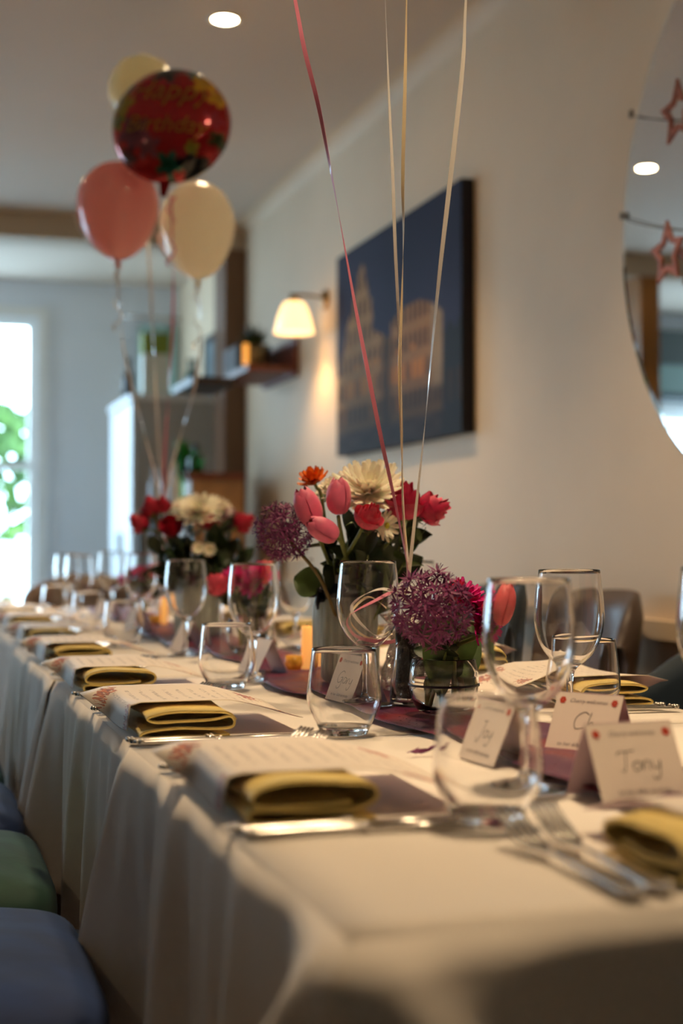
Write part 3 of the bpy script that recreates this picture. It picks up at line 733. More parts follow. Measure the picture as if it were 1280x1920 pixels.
# ---------------------------------------------------------------- glasses
wine_prof = [(.0001,.0005),(.034,.0005),(.0372,.0012),(.0370,.0022),(.028,.0034),(.012,.0065),(.0058,.012),(.0044,.022),(.0042,.045),(.0046,.062),(.0065,.073),(.011,.080),(.021,.0875),(.0315,.099),(.0395,.114),(.0438,.130),(.0450,.146),(.0441,.163),(.0421,.182),(.0396,.2045),
             (.0391,.2055),(.0386,.2045),(.0411,.182),(.0431,.163),(.0439,.146),(.0427,.1305),(.0384,.1152),(.0303,.1010),(.0198,.0902),(.009,.0842),(.0001,.083)]
tum_prof = [(.0001,.0008),(.026,.0006),(.0295,.002),(.0335,.010),(.0405,.024),(.0455,.037),(.0470,.047),(.0462,.062),(.0440,.082),(.0412,.1065),(.0405,.1075),(.0398,.1065),(.0427,.082),(.0449,.062),(.0456,.048),(.0440,.0385),(.0385,.0265),(.0300,.0165),(.018,.0128),(.0001,.0118)]
def shell(outer, inner_from, t0, t1, floor_z, k=4):
    """smooth outer profile; the inner wall follows it at thickness t0 (bottom) to t1 (rim)"""
    C = catmull(outer, k); n = len(C); out = [(max(.0001, p.x), p.y) for p in C]; inn = []
    for i in range(n-1, -1, -1):
        p = C[i]
        if i < inner_from*k: break
        t = (C[min(n-1, i+1)]-C[max(0, i-1)]).normalized(); f = (i-inner_from*k)/(n-inner_from*k)
        q = p + Vector((-t.y, t.x, 0))*(t0+(t1-t0)*f)
        if q.y < floor_z+.0006: break
        inn.append((max(.0001, q.x), q.y))
    r, z = inn[-1]; rim = [(out[-1][0]*.5+inn[0][0]*.5, out[-1][1]+.0005)]
    tail = [(r*c_, floor_z+(z-floor_z)*(1-math.sqrt(max(0, 1-c_*c_)))) for c_ in (.97,.9,.75,.5,.25,.01)]
    return out+rim+inn+tail
wine_outer = [(.0001,.0004),(.034,.0004),(.0368,.0012),(.0366,.0022),(.024,.0038),(.010,.0075),(.0054,.015),(.0043,.028),(.0042,.045),(.0047,.062),(.0068,.073),(.0125,.0805),(.0225,.0885),(.0320,.0995),(.0392,.113),(.0436,.129),(.0450,.145),(.0443,.161),(.0425,.180),(.0398,.2048)]
tum_outer = [(.0001,.0006),(.026,.0006),(.0296,.0022),(.0322,.008),(.0375,.0185),(.0430,.0290),(.0463,.0385),(.0470,.0465),(.0463,.056),(.0448,.070),(.0430,.086),(.0404,.107)]
me_wine = mesh('wine_glass', *lathe(shell(wine_outer, 11, .0016, .0009, .0835), 64), m_glass); me_tum = mesh('water_tumbler', *lathe(shell(tum_outer, 3, .0022, .0011, .0105), 64), m_glass)
WG = [(.585,1.268,'nearest tall wine glass, blurred, with bright left rim'),(.64,1.929,'sharp wine glass standing behind the Gary card tumbler'),(.592,2.419,'wine glass behind the second tumbler, in front of magenta flowers'),
      (.587,3.007,'wine glass in front of the red rose bouquet'),(.618,3.79,'wine glass left of the red rose bouquet'),(.533,4.44,'blurred wine glass, leftmost of the far glasses'),(.66,4.62,'blurred wine glass at the far end by the cupboard'),
      (.833,1.68,'wine glass in front of the brown chair'),(.864,3.13,'wine glass beside the round green leaf of the tulip vase'),(.843,3.82,'blurred wine glass right of the red rose bouquet'),(.967,2.63,'wine glass behind the balloon ribbons'),
      (.80,1.27,'wine glass cut off by the right edge of the photo'),(.86,4.75,'blurred wine glass far down the right table side'),(.55,4.92,'blurred wine glass last on the left table side'),(-.15,6.05,'wine glass at the left of the far separate table'),(.18,6.1,'wine glass at the right of the far separate table')]
for x, y, lb in WG: tag(link('wine_glass', me_wine, loc=(x, y, TZ+(.008 if .6 < x < .81 and 1.13 < y < 5.0 else -.0015))), lb, 'wine glass', 'clear stemmed wine glasses')
TG = [(.482,1.128,'large blurred water tumbler in the foreground'),(.534,1.705,'sharp water tumbler in front of the Gary card'),(.517,2.298,'water tumbler in front of the second left wine glass'),
      (.498,3.30,'blurred water tumbler at the fourth left place'),(.905,1.775,'water tumbler in front of the dark teal chair'),(.50,3.95,'blurred water tumbler at the fifth left place'),(.48,4.60,'blurred water tumbler at the sixth left place'),(.93,2.95,'water tumbler at the right side behind the tulip vase'),
      (.05,5.98,'water tumbler on the far separate table')]
for x, y, lb in TG: tag(link('water_tumbler', me_tum, loc=(x, y, TZ-.001)), lb, 'tumbler', 'stemless water tumblers')

# ---------------------------------------------------------------- place cards
GL = {'G': ([[(.9,.85),(.6,1.),(.2,.8),(.05,.4),(.3,.02),(.7,.1),(.85,.45),(.5,.45)],[(.85,.45),(.85,-.3),(.5,-.5),(.3,-.3)]], 1.0),
 'a': ([[(.5,.45),(.2,.5),(.05,.2),(.25,0),(.48,.2),(.5,.45),(.5,.1),(.62,0)]], .66), 'r': ([[(0,.45),(.05,0),(.1,.3),(.3,.48)]], .38),
 'y': ([[(0,.45),(.1,.1),(.35,.1),(.45,.45),(.4,-.3),(.15,-.5),(.0,-.3)]], .5), 'T': ([[(0,.8),(.1,.95),(.5,.95),(.95,1.0)],[(.5,.95),(.46,.5),(.38,.0),(.2,.02)]], .8),
 'o': ([[(.3,.45),(.05,.3),(.15,0),(.4,.05),(.45,.35),(.3,.45)]], .56), 'n': ([[(0,.45),(.05,0),(.1,.35),(.3,.48),(.4,.3),(.42,0)]], .54),
 'C': ([[(.8,.85),(.5,1.),(.15,.8),(.05,.4),(.25,.03),(.7,.1)]], .85), 'h': ([[(.05,1),(.03,0),(.1,.35),(.3,.45),(.38,0)]], .5), 'J': ([[(.2,.95),(.7,1.)],[(.5,1.),(.5,.1),(.3,-.4),(.05,-.1)]], .75),
 'i': ([[(.05,.45),(.08,.05),(.2,0)]], .28), 's': ([[(.3,.42),(.08,.4),(.28,.15),(.05,.0)]], .4)}
def write(text, height, width):
    V = []; F = []; x = 0
    for ch in text:
        st, adv = GL[ch]
        for s in st:
            pts = catmull([(x+p[0]+p[1]*.15, p[1]) for p in s], 5); n = len(pts); k = len(V)
            for i, p in enumerate(pts):
                t = (pts[min(n-1,i+1)]-pts[max(0,i-1)]); t.normalize(); nr = Vector((-t.y, t.x, 0))*width/height
                V += [((p+nr).x*height, (p+nr).y*height, 0), ((p-nr).x*height, (p-nr).y*height, 0)]
            for i in range(n-1): F.append((k+2*i, k+2*i+1, k+2*i+3, k+2*i+2))
        x += adv
    cx = x*height/2
    return [(p[0]-cx, p[1], p[2]) for p in V], F
def textmesh(s, size):
    c = bpy.data.curves.new('t', 'FONT'); c.body = s; c.size = size; c.align_x = 'CENTER'; c.shear = .3; c.resolution_u = 2
    o = bpy.data.objects.new('t', c); COL.objects.link(o); dg = bpy.context.evaluated_depsgraph_get(); dg.update()
    me = bpy.data.meshes.new_from_object(o.evaluated_get(dg)); bpy.data.objects.remove(o); return me
me_top = textmesh('Cherry welcomes', .0068); me_bot = textmesh('to her 60th birthday', .0068)
def me_to_vf(me): return [tuple(v.co) for v in me.vertices], [tuple(p.vertices) for p in me.polygons]
vt, vb = me_to_vf(me_top), me_to_vf(me_bot)
def card(x, y, rz, name, label, z=TZ, w=.085, h=.066, b=.033, detail=True):
    t = empty('place_card', (x, y, z), rz, label, 'place card', 'folded paper place cards')
    sl = math.hypot(h, b); th = .0005
    tilt = math.atan2(h, b)
    Mf = Matrix.Translation((0, -b, 0)) @ Matrix.Rotation(tilt, 4, 'X')      # panel plane: x across, y up the slope
    obj('front_panel', xf(box(-w/2, w/2, 0, sl, -th, 0), Mf), m_card, t, smooth=False)
    Mb = Matrix.Translation((0, b, 0)) @ Matrix.Rotation(PI-tilt, 4, 'X')
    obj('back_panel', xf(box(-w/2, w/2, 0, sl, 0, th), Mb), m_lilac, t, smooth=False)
    if detail:
        up = Matrix.Translation((0, 0, .0004))
        if name: obj('handwritten_name', xf(write(name, .019 if len(name) > 2 else .021, .00038), Mf @ up @ Matrix.Translation((0, sl*.40, 0))), m_ink, t, smooth=False)
        obj('printed_line', xf(vt, Mf @ up @ Matrix.Translation((0, sl*.83, 0))), m_ink2, t, smooth=False)
        obj('printed_line', xf(vb, Mf @ up @ Matrix.Translation((0, sl*.12, 0))), m_ink2, t, smooth=False)
        for sx in (-1, 1):
            fl = []
            for q in range(6):
                a = q*PI/3; c = (math.cos(a)*.0022, math.sin(a)*.0026); rr = .0022
                fl.append(([(c[0]+rr*math.cos(g*PI/4), c[1]+rr*.8*math.sin(g*PI/4), .00002*q) for g in range(8)], [tuple(range(8))]))
            obj('printed_flower', xf(join(*fl), Mf @ up @ Matrix.Translation((sx*(w/2-.009), sl*.86, 0))), m_redprint, t, smooth=False)
    return t
card(.655, 1.200, .03, 'Tony', 'folded place card reading Tony, facing the near end', w=.092, h=.070, b=.036)
card(.622, 1.425, -PI/2+.12, 'Joy', 'folded place card seen through the blurred foreground tumbler', w=.088)
card(.758, 1.475, -1.0, 'Ch', 'folded place card starting with C, behind the Tony card')
card(.640, 1.99, -PI/2+.22, 'Gary', 'folded place card reading Gary, seen through the sharp tumbler', z=TZ+.003, h=.070)
card(.632, 2.50, -PI/2+.1, 'r', 'folded place card seen through the second left tumbler', detail=False)
card(.775, 2.42, -PI/2-.25, '', 'folded place card standing in front of the yellow candle', detail=False)
card(.62, 3.14, -PI/2+.1, '', 'folded place card behind the stem of the fourth left wine glass', detail=False)
card(.60, 3.72, -PI/2+.1, '', 'folded place card at the fifth left place', detail=False)
card(.60, 4.3, -PI/2+.2, '', 'folded place card at the sixth left place', detail=False)

# ---------------------------------------------------------------- candles, mills, weights
def candle(x, y, h, label, lab2):
    t = empty('pillar_candle', (x, y, TZR), 0, label, 'candle', 'glowing yellow candles')
    obj('wax', lathe([(.0001,.0),(.0105,.0),(.0105,h-.002),(.009,h),(.006,h-.002),(.0001,h-.003)], 20), m_wax, t)
    obj('wick', tube([(0,0,h-.004),(.0005,0,h+.004)], .0008, 6), m_ink, t)
    a = empty('candle_holder', (x-.028, y-.012, TZR), 0, lab2, 'candle holder', 'amber candle dishes')
    obj('dish', lathe([(.0001,0),(.012,0),(.0165,.010),(.0155,.026),(.014,.026),(.0145,.011),(.011,.003),(.0001,.003)], 20), m_amber, a)
candle(.712, 2.50, .078, 'slim glowing yellow candle left of the ribbed tulip vase', 'small amber dish at the foot of the nearer candle')
candle(.722, 4.02, .075, 'glowing orange candle left of the red rose bouquet', 'small amber dish at the foot of the farther candle')
m_pep = mat('black_peppercorns', lin((30,20,18)), .5, noise=.6, nscale=260, bump=.8, bscale=300)
def mill(x, y, label, fill, filled=True):
    t = empty('glass_grinder', (x, y, TZR), 0, label, 'grinder')
    pr = [(.0001,0),(.027,0),(.0275,.012),(.026,.03),(.0215,.055),(.0190,.078),(.0190,.100),(.0180,.100),(.0178,.078),(.0203,.055),(.0248,.03),(.0255,.004),(.0001,.004)]
    obj('glass_body', lathe(pr, 32), m_glass, t)
    if filled: obj('contents', lathe([(.0001,.006),(.0195,.006),(.0195,.03),(.0175,.055),(.0158,.078),(.0155,.097),(.0001,.097)], 24), fill, t)
    else: obj('contents', lathe([(.0001,.006),(.0195,.006),(.0195,.022),(.0001,.026)], 24), fill, t)
    obj('top_cap', lathe([(.0001,.1005),(.0185,.1005),(.0195,.104),(.017,.112),(.0001,.114)], 24), m_black if filled else m_silver, t)
mill(.700, 1.925, 'pepper grinder full of dark peppercorns under the near allium', m_pep)
mill(.800, 2.02, 'clear glass salt grinder right of the pepper grinder', mat('salt', (.9,.88,.85), .8, noise=.1, nscale=300), False)
mill(.740, 2.93, 'pepper grinder further back behind the second left wine glass', m_pep)
# foil weight with curled ribbons (balloon weight)
t = empty('balloon_weight', (.755, 2.115, TZR), 0, 'crumpled silver foil balloon weight beside the ribbed vase', 'balloon weight')
def foil(u, w):
    a = u*2*PI; r = .030*(1-w)**.35*(.75+.25*math.cos(w*3)) + .003*math.sin(a*7+w*9) + .002*math.sin(a*13-w*5)
    if w > .8: r = .006+ (w-.8)*.10*(1+.3*math.sin(a*5))
    return (r*math.cos(a), r*math.sin(a), .115*w)
obj('foil_body', grid(foil, 48, 16), m_foil, t, smooth=False)

def ribbon(name, pts, width, mm, label, grp, twist=0, tw0=0):
    """flat curling ribbon; twist = turns along its length"""
    P = catmull(pts, 14); n = len(P); V = []; F = []
    view = FWD0
    for i, p in enumerate(P):
        t = (P[min(n-1,i+1)]-P[max(0,i-1)]).normalized(); s = t.cross(view)
        s = s.normalized() if s.length > 1e-4 else Vector((1,0,0)); b = t.cross(s)
        a = tw0+twist*PI*i/n; d = s*math.cos(a)+b*math.sin(a); d2 = t.cross(d).normalized()*.0002
        V += [p+d*width/2+d2, p-d*width/2+d2, p-d*width/2-d2, p+d*width/2-d2]
    for i in range(n-1):
        for j in range(4): F.append((4*i+j, 4*i+(j+1)%4, 4*i+4+(j+1)%4, 4*i+4+j))
    F += [(0,1,2,3), (4*n-1,4*n-2,4*n-3,4*n-4)]
    o = obj(name, (V, F), mm, smooth=False)
    if label: tag(o, label, 'ribbon', grp)
    return o
tie = Vector((.757, 2.112, TZR+.118))
Dk = 2.06
def rp(L, D0=2.08, D1=1.98):
    out = []
    for (px, py) in L: out.append(at(px, py, D0+(D1-D0)*(1080-py)/1080))
    return out
def extend(L): # carry on upwards to just under the ceiling, where the balloons float out of frame
    a, b = L[1], L[0]; d = (b-a).normalized(); q = (2.35-b.z)/d.z
    return [b+d*q, b+d*q*.5]+L
knot = at(765, 1078, 2.08)
ribbon('balloon_ribbon', extend(rp([(553,0),(570,90),(597,200),(618,310),(640,430),(665,570),(690,700),(716,830),(742,950)])) + [knot, tie+Vector((0,0,.03))], .0062, m_pinkrib, 'pink balloon ribbon, leftmost of the four rising strings', 'balloon ribbons rising from the weight', 2.3, 1.3)
ribbon('balloon_ribbon', extend(rp([(722,0),(728,160),(736,330),(741,470),(748,620),(751,760),(753,870),(757,980)])) + [knot+Vector((.001,.003,0)), tie+Vector((.002,.002,.02))], .0046, m_whiterib, 'cream balloon ribbon, second from the left', 'balloon ribbons rising from the weight', 2.0, .5)
ribbon('balloon_ribbon', extend(rp([(762,0),(759,160),(755,330),(756,440),(753,560),(749,680),(752,800),(755,930)])) + [knot+Vector((.002,.006,0)), tie+Vector((.003,.004,.02))], .0052, mat('gold_curling_ribbon', lin((246,226,186)), .35, coat=.5), 'golden balloon ribbon, third from the left', 'balloon ribbons rising from the weight', 3.0, .2)
ribbon('balloon_ribbon', extend(rp([(873,0),(868,110),(856,230),(840,370),(824,510),(810,650),(796,800),(782,930)])) + [knot+Vector((.004,.009,0)), tie+Vector((.004,.005,.02))], .0068, m_whiterib, 'white balloon ribbon, rightmost of the four rising strings', 'balloon ribbons rising from the weight', 1.6, 1.2)
c0 = at(735, 1180, 2.09)
ribbon('curled_ribbon', [at(732,1200,2.08), at(700,1190,2.06), at(668,1160,2.05), at(660,1135,2.05), at(690,1112,2.06), at(728,1106,2.08), at(770,1135,2.1)], .0050, m_whiterib, 'white ribbon curl behind the sharp wine glass, upper loop', 'loose ribbon curls', 2, .6)
ribbon('curled_ribbon', [at(745,1105,2.09), at(700,1128,2.06), at(660,1150,2.05), at(650,1170,2.05), at(668,1195,2.06), at(720,1205,2.07), at(760,1195,2.09)], .0055, m_pinkrib, 'pink ribbon curl behind the sharp wine glass', 'loose ribbon curls', 1.2, .2)
ribbon('curled_ribbon', [at(725,1140,2.08), at(690,1120,2.07), at(657,1150,2.06), at(665,1180,2.06), at(700,1200,2.07), at(735,1188,2.08)], .0035, mat('gold_curling_ribbon'), 'thin gold ribbon curl behind the sharp wine glass', 'loose ribbon curls', 2.5, .9)
ribbon('curled_ribbon', [at(700,1198,2.09), at(668,1205,2.10), at(656,1232,2.12), at(680,1272,2.13), at(703,1304,2.12)], .0050, m_pinkrib, 'pink ribbon tail dropping to the runner behind the Gary card', 'loose ribbon curls', 1.2, .5)
ribbon('curled_ribbon', [at(770,1125,2.1), at(800,1125,2.1), at(822,1150,2.1), at(806,1185,2.1), at(770,1205,2.09)], .0050, m_pinkrib, 'pink ribbon curl tucked behind the near allium', 'loose ribbon curls', 1.4, .5)

# ---------------------------------------------------------------- flowers
def petal(L, w, cup, curl, nu=7, nv=6, tip=.6):
    """petal along +Z from origin; cup bends across, curl bends outwards (-/+) along its length; faces +X outwards"""
    def fn(u, v):
        wd = w*math.sin(PI*min(1, u**tip*.5+.02+u*.46))**.8 if u < .999 else 0
        y = (v*2-1)*wd; x = cup*(1-math.cos((v*2-1)*1.2))*-w + curl*math.sin(u*PI)*L*.35
        return (x, y, L*u)
    return grid(fn, nu, nv)
def head(name, P, d, label, cat, stem_to=None, scale=1, roll=0, grp=None, stem_r=.0026, stem_mat=None, bend=None):
    t = bpy.data.objects.new(name, None); COL.objects.link(t); t.location = P; t.rotation_euler = orient(d, roll=roll); t.scale = (scale,)*3; t.empty_display_size = .02
    tag(t, label, cat, grp)
    if stem_to is not None:
        bpy.context.view_layer.update()
        inv = (Matrix.Translation(P) @ t.rotation_euler.to_matrix().to_4x4() @ Matrix.Scale(scale, 4)).inverted()
        a = Vector(P); b = Vector(stem_to); dd = Vector(d).normalized()
        mid = bend if bend is not None else a - dd*.035
        pts = catmull([a-dd*.002, a*.8+mid*.2-dd*.006, mid, (mid+b)/2+Vector((0,0,.0)), b], 5)
        obj('stem', tube([inv @ p for p in pts], stem_r/scale, 7), stem_mat or m_stem, t)
    return t
_pm = {}
def pmesh(key, fn, mm):
    if key not in _pm: v, f = fn(); _pm[key] = mesh('petal', v, f, mm)
    return _pm[key]
def tulip(P, d, label, mm, key, stem_to, scale=1, open_=.0, bend=None, grp='tulips'):
    """closed tulip: 6 petals wrapping an egg; local Z = axis, origin at base"""
    t = head('tulip', P, d, label, 'flower', stem_to, scale, random.random()*6, grp, .0032, bend=bend)
    def pf(R0, H):
        def fn(u, v):
            th = (v*2-1)*1.0*(min(1, .35+u*2.2) if u < .7 else 1-.62*((u-.7)/.3)**2.2)
            ph_ = PI*(.05+.84*u); rr = R0*math.sin(ph_)**.72*(1-.10*u)
            zz = H*(.5-.5*math.cos(ph_))*(1-.05*(v*2-1)**2*u)
            return (rr*math.cos(th), rr*math.sin(th), zz)
        return grid(fn, 9, 8)
    for k in range(3):
        link('petal', pmesh(key+'i', lambda: pf(.0148, .050), mm), t, rot=(0, 0, k*2*PI/3+.5))
    for k in range(3):
        link('petal', pmesh(key+'o', lambda: pf(.0172, .047), mm), t, rot=(0, 0, k*2*PI/3-.5))
    return t
def rose(P, d, label, mm, key, stem_to, scale=1, grp='roses', bend=None):
    t = head('rose', P, d, label, 'flower', stem_to, scale, random.random()*6, grp, .003, bend=bend)
    rings = [(3, .005, .040, 1.0, .0), (3, .009, .0395, .95, .0), (4, .0135, .037, .85, .04), (5, .018, .033, .80, .16), (5, .0225, .027, .74, .45)]
    q = 0
    for ri, (n, R0, H, wd, fl) in enumerate(rings):
        def fn(u, v, R0=R0, H=H, wd=wd, fl=fl):
            th = (v*2-1)*wd*1.25*math.sin(PI*(.18+.62*u))
            rr = R0*(.12+.88*math.sin(PI*min(.5, u*.72+.02))**.8)*(1-.22*u**2*(1-fl)) + fl*.010*u**4
            zz = H*u*(1-.10*(v*2-1)**2) - fl*.006*u**4 + (.004 if ri < 2 else 0)
            return (rr*math.cos(th), rr*math.sin(th), zz)
        me = pmesh(key+str(ri), lambda fn=fn: grid(fn, 6, 6), mm)
        for k in range(n): q += 1; link('petal', me, t, rot=(0, 0, k*2*PI/n+ri*.7))
    def sep(u, v): return ((.012+.02*u)*1.0, (v*2-1)*.004*(1-u), -.002-.004*u+.01*math.sin(u*3))
    for k in range(5): link('sepal', pmesh('sepal', lambda: grid(sep, 4, 2), m_leaf), t, rot=(0, 0, k*2*PI/5))
    return t
def mum(P, d, label, stem_to, R=.05, mm=None, key='mum', center=None, layers=((16,1.25,1.0),(16,1.05,.95),(14,.82,.85),(12,.55,.7),(9,.3,.5)), grp='chrysanthemums', wid=.0060, name='chrysanthemum'):
    t = head(name, P, d, label, 'flower', stem_to, 1, random.random()*6, grp, .0028)
    def fn(u, v):
        w = wid*(.35+.65*R/.05)*math.sin(PI*min(.93, .15+u*.80))**.55
        return (.0035*math.sin(u*PI)-.0022*(v*2-1)**2*0 + .004*u*u, (v*2-1)*w, u*R*1.0)
    def fn2(u, v):
        p = fn(u, v); return (p[0]+.0018*(v*2-1)**2, p[1], p[2])
    me = pmesh(key+str(R), lambda: grid(fn2, 6, 3), mm or m_mum)
    for li, (n, tilt, sc) in enumerate(layers):
        for k in range(n):
            o = link('petal', me, t); a = k*2*PI/n+li*.37+random.uniform(-.06,.06)
            o.rotation_euler = Matrix.Rotation(a, 3, 'Z').to_4x4().to_euler()
            M3 = Matrix.Rotation(a, 3, 'Z') @ Matrix.Rotation(tilt+random.uniform(-.07,.07), 3, 'Y')
            o.rotation_euler = M3.to_euler(); o.scale = (sc, 1, sc*random.uniform(.92,1.05)); o.location = (0, 0, .002*li)
    obj('centre', xf(ball(.0085*min(1, R/.045), n=8), Matrix.Diagonal((1,1,.6,1)) ), center or m_mumc, t, loc=(0,0,.008*min(1, R/.045)))
    return t
def allium(P, d, label, stem_to, R=.050, n=125, bend=None):
    t = head('allium', P, d, label, 'flower', stem_to, 1, 0, 'purple alliums', .0030, stem_mat=mat('olive_stem', lin((112,96,52)), .5), bend=bend)
    obj('core', ball(.006, n=6), m_alliumc, t)
    if 'floret' not in _pm:
        V, F = tube([(0,0,.004),(0,0,.84)], [.011,.009], 4)     # unit stalk
        for k in range(6):
            a = k*PI/3; c, s = math.cos(a), math.sin(a); e = .84; k0 = len(V)
            V += [(0,0,e), (c*.13-s*.04, s*.13+c*.04, e+.05), (c*.30, s*.30, e+.10), (c*.13+s*.04, s*.13-c*.04, e+.05)]; F += [(k0, k0+1, k0+2), (k0, k0+2, k0+3)]
            k0 = len(V); a2 = a+.5; c, s = math.cos(a2), math.sin(a2); V += [(0,0,e), (c*.07-.008, s*.07, e+.20), (c*.07+.008, s*.07, e+.20)]; F.append((k0, k0+1, k0+2))
        v2, f2 = ball(.045, (0,0,.88), 4); k0 = len(V); V += v2; F += [tuple(i+k0 for i in q) for q in f2]
        _pm['floret'] = mesh('floret', V, F, m_allium, False)
    ga = PI*(3-5**.5)
    for i in range(n):
        z = 1-2*(i+.5)/n; r = math.sqrt(1-z*z); dd = Vector((r*math.cos(ga*i), r*math.sin(ga*i), z)) + Vector((random.gauss(0,.07), random.gauss(0,.07), random.gauss(0,.07)))
        o = link('floret', _pm['floret'], t); o.rotation_euler = orient(dd, roll=random.random()*6); s = R*random.uniform(.84, 1.04); o.scale = (s, s, s)
    return t
def leafmesh(key, L, w, bendz=.3, mm=None):
    if key in _pm: return _pm[key]
    def fn(u, v):
        wd = w*math.sin(PI*(u*.97+.015))**.75; return (-(bendz*L*u*u) + .25*w*(v*2-1)**2, (v*2-1)*wd, L*u*(1-.25*bendz*u))
    v, f = grid(fn, 9, 4); _pm[key] = mesh('leaf', v, f, mm or m_leaf); return _pm[key]
lf_tulip = leafmesh('lt', .12, .015, .25); lf_dark = leafmesh('ld', .062, .019, .4, m_leafd); lf_round = leafmesh('lr', .05, .024, .35); lf_mid = leafmesh('lm', .06, .011, .5); lf_big = leafmesh('lb', .13, .024, .2)
def sprig(base, top, label, nl=9, me=None, sc=1, grp='foliage sprigs', rad=.02):
    base = Vector(base); top = Vector(top)
    t = empty('foliage_sprig', base, 0, label, 'foliage', grp)
    mid = (base+top)/2; rel = [Vector((0,0,0)), (mid-base)+Vector((0,0,.01)), top-base]; pts = catmull(rel, 6)
    obj('stem', tube(pts, [.0022*(1-.5*i/len(pts)) for i in range(len(pts))], 6), m_stem, t)
    for k in range(nl):
        u = .42+.58*k/max(1, nl-1); p = pts[min(len(pts)-1, int(u*(len(pts)-1)))]
        a = k*2.4; dd = Vector((math.cos(a), math.sin(a), .35+.5*random.random())).normalized()
        if k == nl-1: dd = (top-mid).normalized()
        o = link('leaf', me or lf_dark, t, loc=p); o.rotation_euler = orient(dd, roll=random.random()*6); s = sc*random.uniform(.75, 1.15); o.scale = (s, s, s)
    return t
def lone_leaf(base, d, me, label, sc=1, roll=0, grp='loose leaves'):
    o = link('leaf', me, loc=base); zz = Vector(d).normalized(); xx = (to_cam+RIGHT*(roll-.8)*.3); xx = (xx-zz*xx.dot(zz)).normalized()
    o.rotation_euler = Matrix((xx, zz.cross(xx), zz)).transposed().to_euler(); o.scale = (sc,)*3; tag(o, label, 'leaf', grp); o.name = 'leaf_blade'; return o

# ---- tulip vase (ribbed) with navy ribbon
VX, VY = .700, 2.225
t = empty('ribbed_vase', (VX, VY, TZR), 0, 'tall grey ribbed glass vase with navy ribbon round its neck', 'vase')
def ribfn(profile, n, amp):
    V = []; F = []
    for (r, z, a_) in profile:
        for j in range(n): th = 2*PI*j/n; rr = r + amp*a_*abs(math.sin(th*13)); V.append((rr*math.cos(th), rr*math.sin(th), z))
    for k in range(len(profile)-1):
        for j in range(n): F.append((k*n+j, k*n+(j+1)%n, (k+1)*n+(j+1)%n, (k+1)*n+j))
    return V, F
vp = [(.0001,0,0),(.045,0,0),(.050,.006,1),(.051,.03,1),(.051,.10,1),(.050,.128,1),(.046,.142,.6),(.0425,.150,0),(.0425,.158,0),(.0440,.176,0),(.0425,.178,0),(.0405,.158,0),(.0440,.142,0),(.0475,.12,0),(.0478,.02,0),(.045,.008,0),(.0001,.008,0)]
obj('glass_body', ribfn(vp, 208, .0042), m_ribglass, t)
obj('water', lathe([(.0001,.0088),(.044,.0095),(.0472,.022),(.0470,.085),(.0001,.0852)], 40), mat('olive_vase_water', lin((120,124,84)), .0, trans=1, ior=1.33), t)
o = obj('ribbon_band', lathe([(.0452,.1405),(.0492,.1405),(.0470,.152),(.0450,.164),(.0436,.164),(.0436,.152)], 48, True), m_navyrib, t)
def bow_loop(sx, sz, rot):
    def fn(u, v):
        a = u*2*PI; return (sx*(1-math.cos(a))*.5, (v-.5)*.012*(1+.4*math.sin(a)), sz*math.sin(a)*(.5+.5*(1-math.cos(a))*.5))
    return xf(grid(fn, 24, 4), Matrix.Rotation(rot, 4, 'Y'))
bdir = Vector((-cy*.75-sy*.5, sy*.75-cy*.5, 0)).normalized()
b = link('bow', mesh('bow', *join(bow_loop(.030,.009,2.9), bow_loop(.026,.009,.35), bow_loop(.020,.006,1.2), xf(ball(.006, n=6), Matrix.Diagonal((1,1,1,1)))), m_navyrib), t)
b.location = bdir*.049+Vector((0,0,.152)); b.rotation_euler = (0, 0, math.atan2(bdir.y, bdir.x)+PI/2)
obj('bow_tail', tube(catmull([(0,0,0),(-.004,-.004,-.015),(-.002,-.002,-.03)],5), [.004]*10+[.005], 6), m_navyrib, b)
V0 = Vector((VX, VY, TZR))
def inv_(k): a = k*2.4; return V0+Vector((.020*math.cos(a), .020*math.sin(a), .02))
neck = lambda k: V0+Vector((.022*math.cos(k*2.4), .022*math.sin(k*2.4), .168))
DV = 2.27
to_cam = (EYE-V0).normalized(); upc = Vector((0,0,1))
R_ = RIGHT
def hd(px, py, D=DV): return at(px, py, D)
allium(hd(532,998,2.22), (-.5,-.3,.7), 'purple allium globe leaning left from the ribbed vase', inv_(0), .050, 95, bend=hd(600,1085,2.25))
tulip(hd(590,985,2.20), -R_*.35+upc*.9+to_cam*.2, 'pink tulip at the left of the ribbed vase, behind the low one', m_pink_tulip, 'tp', inv_(1), 1.30, bend=neck(1))
tulip(hd(634,965,2.19), upc+R_*.02+to_cam*.1, 'upright pink tulip in the middle of the ribbed vase', m_pink_tulip, 'tp', inv_(2), 1.20, bend=neck(2))
tulip(hd(632,1008,2.17), -R_*.85+upc*.45+to_cam*.35, 'low pink tulip tilted left over the vase rim', m_pink_tulip, 'tp', inv_(3), 1.12, bend=neck(3))
rose(hd(680,988,2.18), upc*.70+R_*.42+to_cam*.50, 'coral pink rose in the middle of the ribbed vase', m_rose_coral, 'rc', inv_(4), 1.02, bend=neck(4))
rose(hd(755,975,2.24), upc*.95+R_*.10+to_cam*.25, 'deep pink rose right of the white chrysanthemum', m_rose, 'rr', inv_(5), 1.42, bend=neck(5))
rose(hd(783,962,2.25), R_*.95+upc*.25+to_cam*.2, 'deep pink rose leaning furthest right in the ribbed vase', m_rose, 'rr', inv_(6), 1.22, bend=neck(6))
mum(hd(690,928,2.25), upc*.72+to_cam*.66, 'large cream chrysanthemum crowning the ribbed vase', inv_(7), .068)
mum(hd(628,925,2.31), upc*.7-R_*.5+to_cam*.3, 'cream chrysanthemum half hidden behind the upright tulip', inv_(8), .036)
